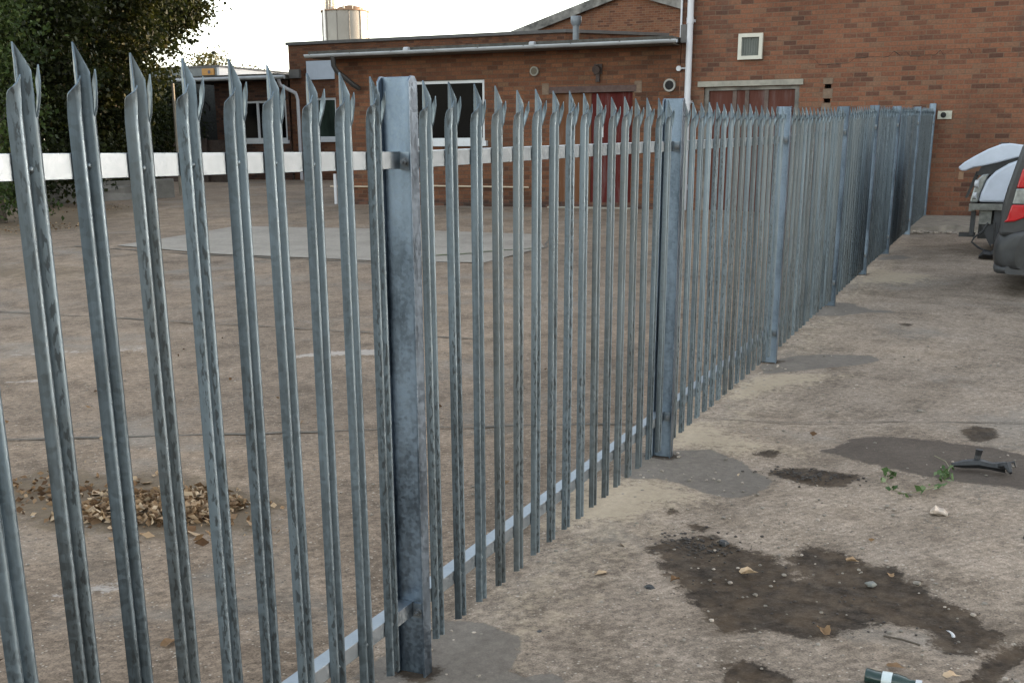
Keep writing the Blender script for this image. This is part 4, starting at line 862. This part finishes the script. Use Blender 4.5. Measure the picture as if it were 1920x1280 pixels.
Q = np.concatenate([rng.uniform([-15.2,11.6],[-13.7,13.4],(260,2)), rng.uniform([-17,15],[-15.4,17],(120,2)), rng.normal([-2.6,1.05],[.22,.12],(160,2)), rng.uniform([-5,-.5],[-.4,5],(60,2)), rng.uniform([.2,.4],[2,6],(10,2))])
o = leaves('leaf_scatter', np.column_stack([Q, g(Q[:,0],Q[:,1])+.012]), .034, M['leaf_dry'], None, np.clip(rng.normal(.4,.25,len(Q)),0,1), .8); tag(o, 'scattered bits of dry leaf about the yard', 'leaves', kind='stuff')
def stone_mb(mb_, x, y, r, dz=0):
    n = 6; ringz = []
    for zf, rf in ((0,.8),(.35,1.0),(.7,.7)):
        ringz.append([(x+r*rf*random.uniform(.7,1.2)*math.cos(2*math.pi*k/n), y+r*rf*random.uniform(.7,1.2)*math.sin(2*math.pi*k/n), gz(x,y)+dz+r*zf*random.uniform(.8,1.1)) for k in range(n)])
    mb_.loft(ringz, smooth=False)
mb = MB(); mb2 = MB(); mb3 = MB()
for k in range(620):
    x = random.uniform(.0, 2.0); y = random.uniform(.3, 6.5) if k % 3 else random.uniform(.3, 2.5); stone_mb(mb if random.random() < .72 else mb2, x, y, random.choice([.004,.005,.006,.008,.011]))
for k in range(170): stone_mb(mb3, .45+random.gauss(0,.10), 1.50+random.gauss(0,.07), random.choice([.004,.006,.009]), -.002)
for k in range(120): q_ = random.random(); stone_mb(mb3, .4+1.2*q_+random.gauss(0,.12), 1.35-.35*q_+random.gauss(0,.18), random.choice([.003,.004,.006]), -.001)
for k in range(220): stone_mb(mb if random.random() < .6 else mb2, random.gauss(-.02,.09), random.uniform(-.2,9), random.choice([.005,.007,.010]))
for k in range(130): stone_mb(mb3, .74+random.gauss(0,.13), 2.68+random.gauss(0,.06), random.choice([.004,.006,.009]), -.002)
for k in range(260): x = random.uniform(-5, -.2); y = random.uniform(-.6, 5); stone_mb(mb if random.random() < .7 else mb2, x, y, random.choice([.005,.007,.009]))
for k in range(90): x = random.uniform(-.1, 1.6); y = 15.6+random.uniform(-.15,.1); stone_mb(mb2, x, y, random.uniform(.015,.05))
tag(mb.build('grit', M['stone'], None, recalc=False), 'dark grit and small stones strewn over the concrete', 'grit', kind='stuff')
tag(mb3.build('tar_crumbs', simple('tar_crumbs', (.028,.022,.018), .85, 0, .5, 30), None, recalc=False), 'dark oily crumbs lying in the stained patches of the yard', 'crumbs', kind='stuff')
tag(mb2.build('rubble', simple('pale_rubble', (.27,.23,.19), .9, 0, .5, 14), None, recalc=False), 'pale chips and rubble strewn over the concrete', 'rubble', kind='stuff')
for (x, y, r_, lab, mt) in [(.44,.97,.020,'small black lump of coal-like stone left of the oil stain','scrap'), (1.74,2.09,.026,'black stone at the right edge of the yard','scrap'), (1.12,4.29,.022,'dark round pebble beyond the damp patch','stone'), (.21,.44,.016,'tiny black chip near the first fence post','scrap'), (1.2,1.32,.022,'grey-blue metal scrap lying on the oil stain','bare_steel'), (1.36,1.40,.016,'dark pebble at the right rim of the oil stain','stone'), (.58,1.55,.026,'dark clod at the top of the oil stain','scrap')]:
    m_ = MB(); stone_mb(m_, x, y, r_); tag(m_.build('stone', M[mt], None), lab, 'stone', 'single stones on the yard')
# crumpled pale wrapper
m_ = MB(); m_.loft([[(1.335+.075*t_+.0*a, 2.29+.03*s*math.cos(a)+random.uniform(-.006,.006), gz(1.34,2.29)+.018*s+.018*s*math.sin(a)+random.uniform(-.004,.006)) for a in np.linspace(0,2*math.pi,7,endpoint=False)] for t_, s in ((0,.5),(.25,1.2),(.5,.8),(.75,.75),(1,.4))], smooth=False)
tag(m_.build('crumpled_wrapper', simple('dirty_wrapper', (.34,.28,.23), .7, 0, .6, 40), None), 'crumpled dirty white wrapper below the ivy strand', 'litter')
# black scrap bracket
m_ = MB(); zq = gz(1.5,3.1)
m_.tube([(1.375,3.06,zq+.025),(1.43,3.08,zq+.03),(1.50,3.10,zq+.035),(1.56,3.09,zq+.03),(1.63,3.07,zq+.035)], [.010,.022,.026,.020,.030], 7, smooth=False); m_.tube([(1.488,3.105,zq+.04),(1.492,3.11,zq+.075),(1.495,3.11,zq+.105)], [.018,.017,.020], 6, smooth=False)
m_.tube([(1.60,3.07,zq+.04),(1.635,3.03,zq+.055),(1.65,2.99,zq+.03)], [.018,.022,.008], 6, smooth=False); m_.tube([(1.62,3.09,zq+.05),(1.66,3.10,zq+.06),(1.67,3.10,zq+.035)], [.006,.006,.005], 6)
tag(m_.build('scrap_bracket', M['scrap'], None), 'black broken plastic bracket lying on the damp patch', 'scrap')
# ivy strand
iv = thing('ivy_strand', 'torn strand of green ivy lying beside the black bracket', 'ivy', (1.25,2.65,gz(1.25,2.65)))
path1 = [(1.09,2.82),(1.10,2.66),(1.14,2.56),(1.20,2.50),(1.27,2.58),(1.32,2.66),(1.37,2.72)]; path2 = [(1.28,3.23),(1.34,3.14),(1.37,3.02),(1.36,2.92),(1.35,2.80)]
m_ = MB()
for p_ in (path1, path2): m_.tube([(x,y,gz(x,y)+.012+random.uniform(0,.008)) for x, y in p_], .0025, 5)
m_.build('stem', simple('ivy_stem', (.16,.15,.09), .8, 0, .2), iv)
pts = []
for x, y in path1: pts += [(x+random.uniform(-.02,.02), y+random.uniform(-.03,.03), gz(x,y)+random.uniform(.012,.035)) for _ in range(3)]
for _ in range(26): pts.append((1.36+random.gauss(0,.018), 2.86+random.gauss(0,.05), gz(1.36,2.86)+random.uniform(.012,.06)))
for _ in range(10): pts.append((1.115+random.gauss(0,.02), 2.80+random.gauss(0,.04), gz(1.1,2.8)+random.uniform(.012,.035)))
pts = np.array(pts); leaves('foliage', pts, .036, M['leaf_ivy'], iv, np.clip(rng.normal(.5,.25,len(pts)),0,1), .3)
# crushed bottle and white curl
bt = thing('crushed_bottle', 'crushed dark green plastic bottle at the bottom edge of the yard', 'bottle', (1.35,.52,gz(1.35,.52)))
zz = gz(1.35,.52)+.024
m_ = MB(); m_.loft([[(1.285+d, .50+.026*sy*math.cos(a), zz+.024*sz*math.sin(a)-.002) for a in np.linspace(0,2*math.pi,12,endpoint=False)] for d, sy, sz in ((0,.85,.9),(.004,1.0,1.0),(.03,1.05,.8),(.06,1.1,.75),(.09,1.0,.9),(.115,.9,.7),(.13,.45,.45),(.15,.42,.42))]); m_.build('body', M['bottle'], bt)
m_ = MB(); m_.loft([[(1.335+d, .50+.0285*1.07*math.cos(a), zz+.0195*math.sin(a)-.001) for a in np.linspace(0,2*math.pi,12,endpoint=False)] for d in (0,.03)], caps=False); m_.build('label_band', M['label'], bt)
m_ = MB(); m_.tube([(1.434,.50,zz-.002),(1.452,.50,zz-.002)], .0135, 12); m_.build('cap', M['white_frame'], bt)
m_ = MB(); zq = gz(1.52,.95)+.006; m_.loft([[(1.505+.012*math.cos(t_*2.4)+w_*.006, .93+.05*t_, zq+.004*math.sin(t_*3)+abs(w_)*.004) for w_ in (-1,-.3,.3,1)] for t_ in np.linspace(0,1,8)], caps=False)
tag(m_.build('plastic_curl', M['white_frame'], None, recalc=False), 'white curl of torn plastic on the dark ground at lower right', 'litter')
m_ = MB(); m_.tube([(1.30,.86,gz(1.3,.86)+.006),(1.36,.845,gz(1.3,.86)+.01),(1.42,.83,gz(1.3,.86)+.006)], .0035, 6); tag(m_.build('twig', M['bark'], None), 'thin dark twig near the white plastic curl', 'twig')
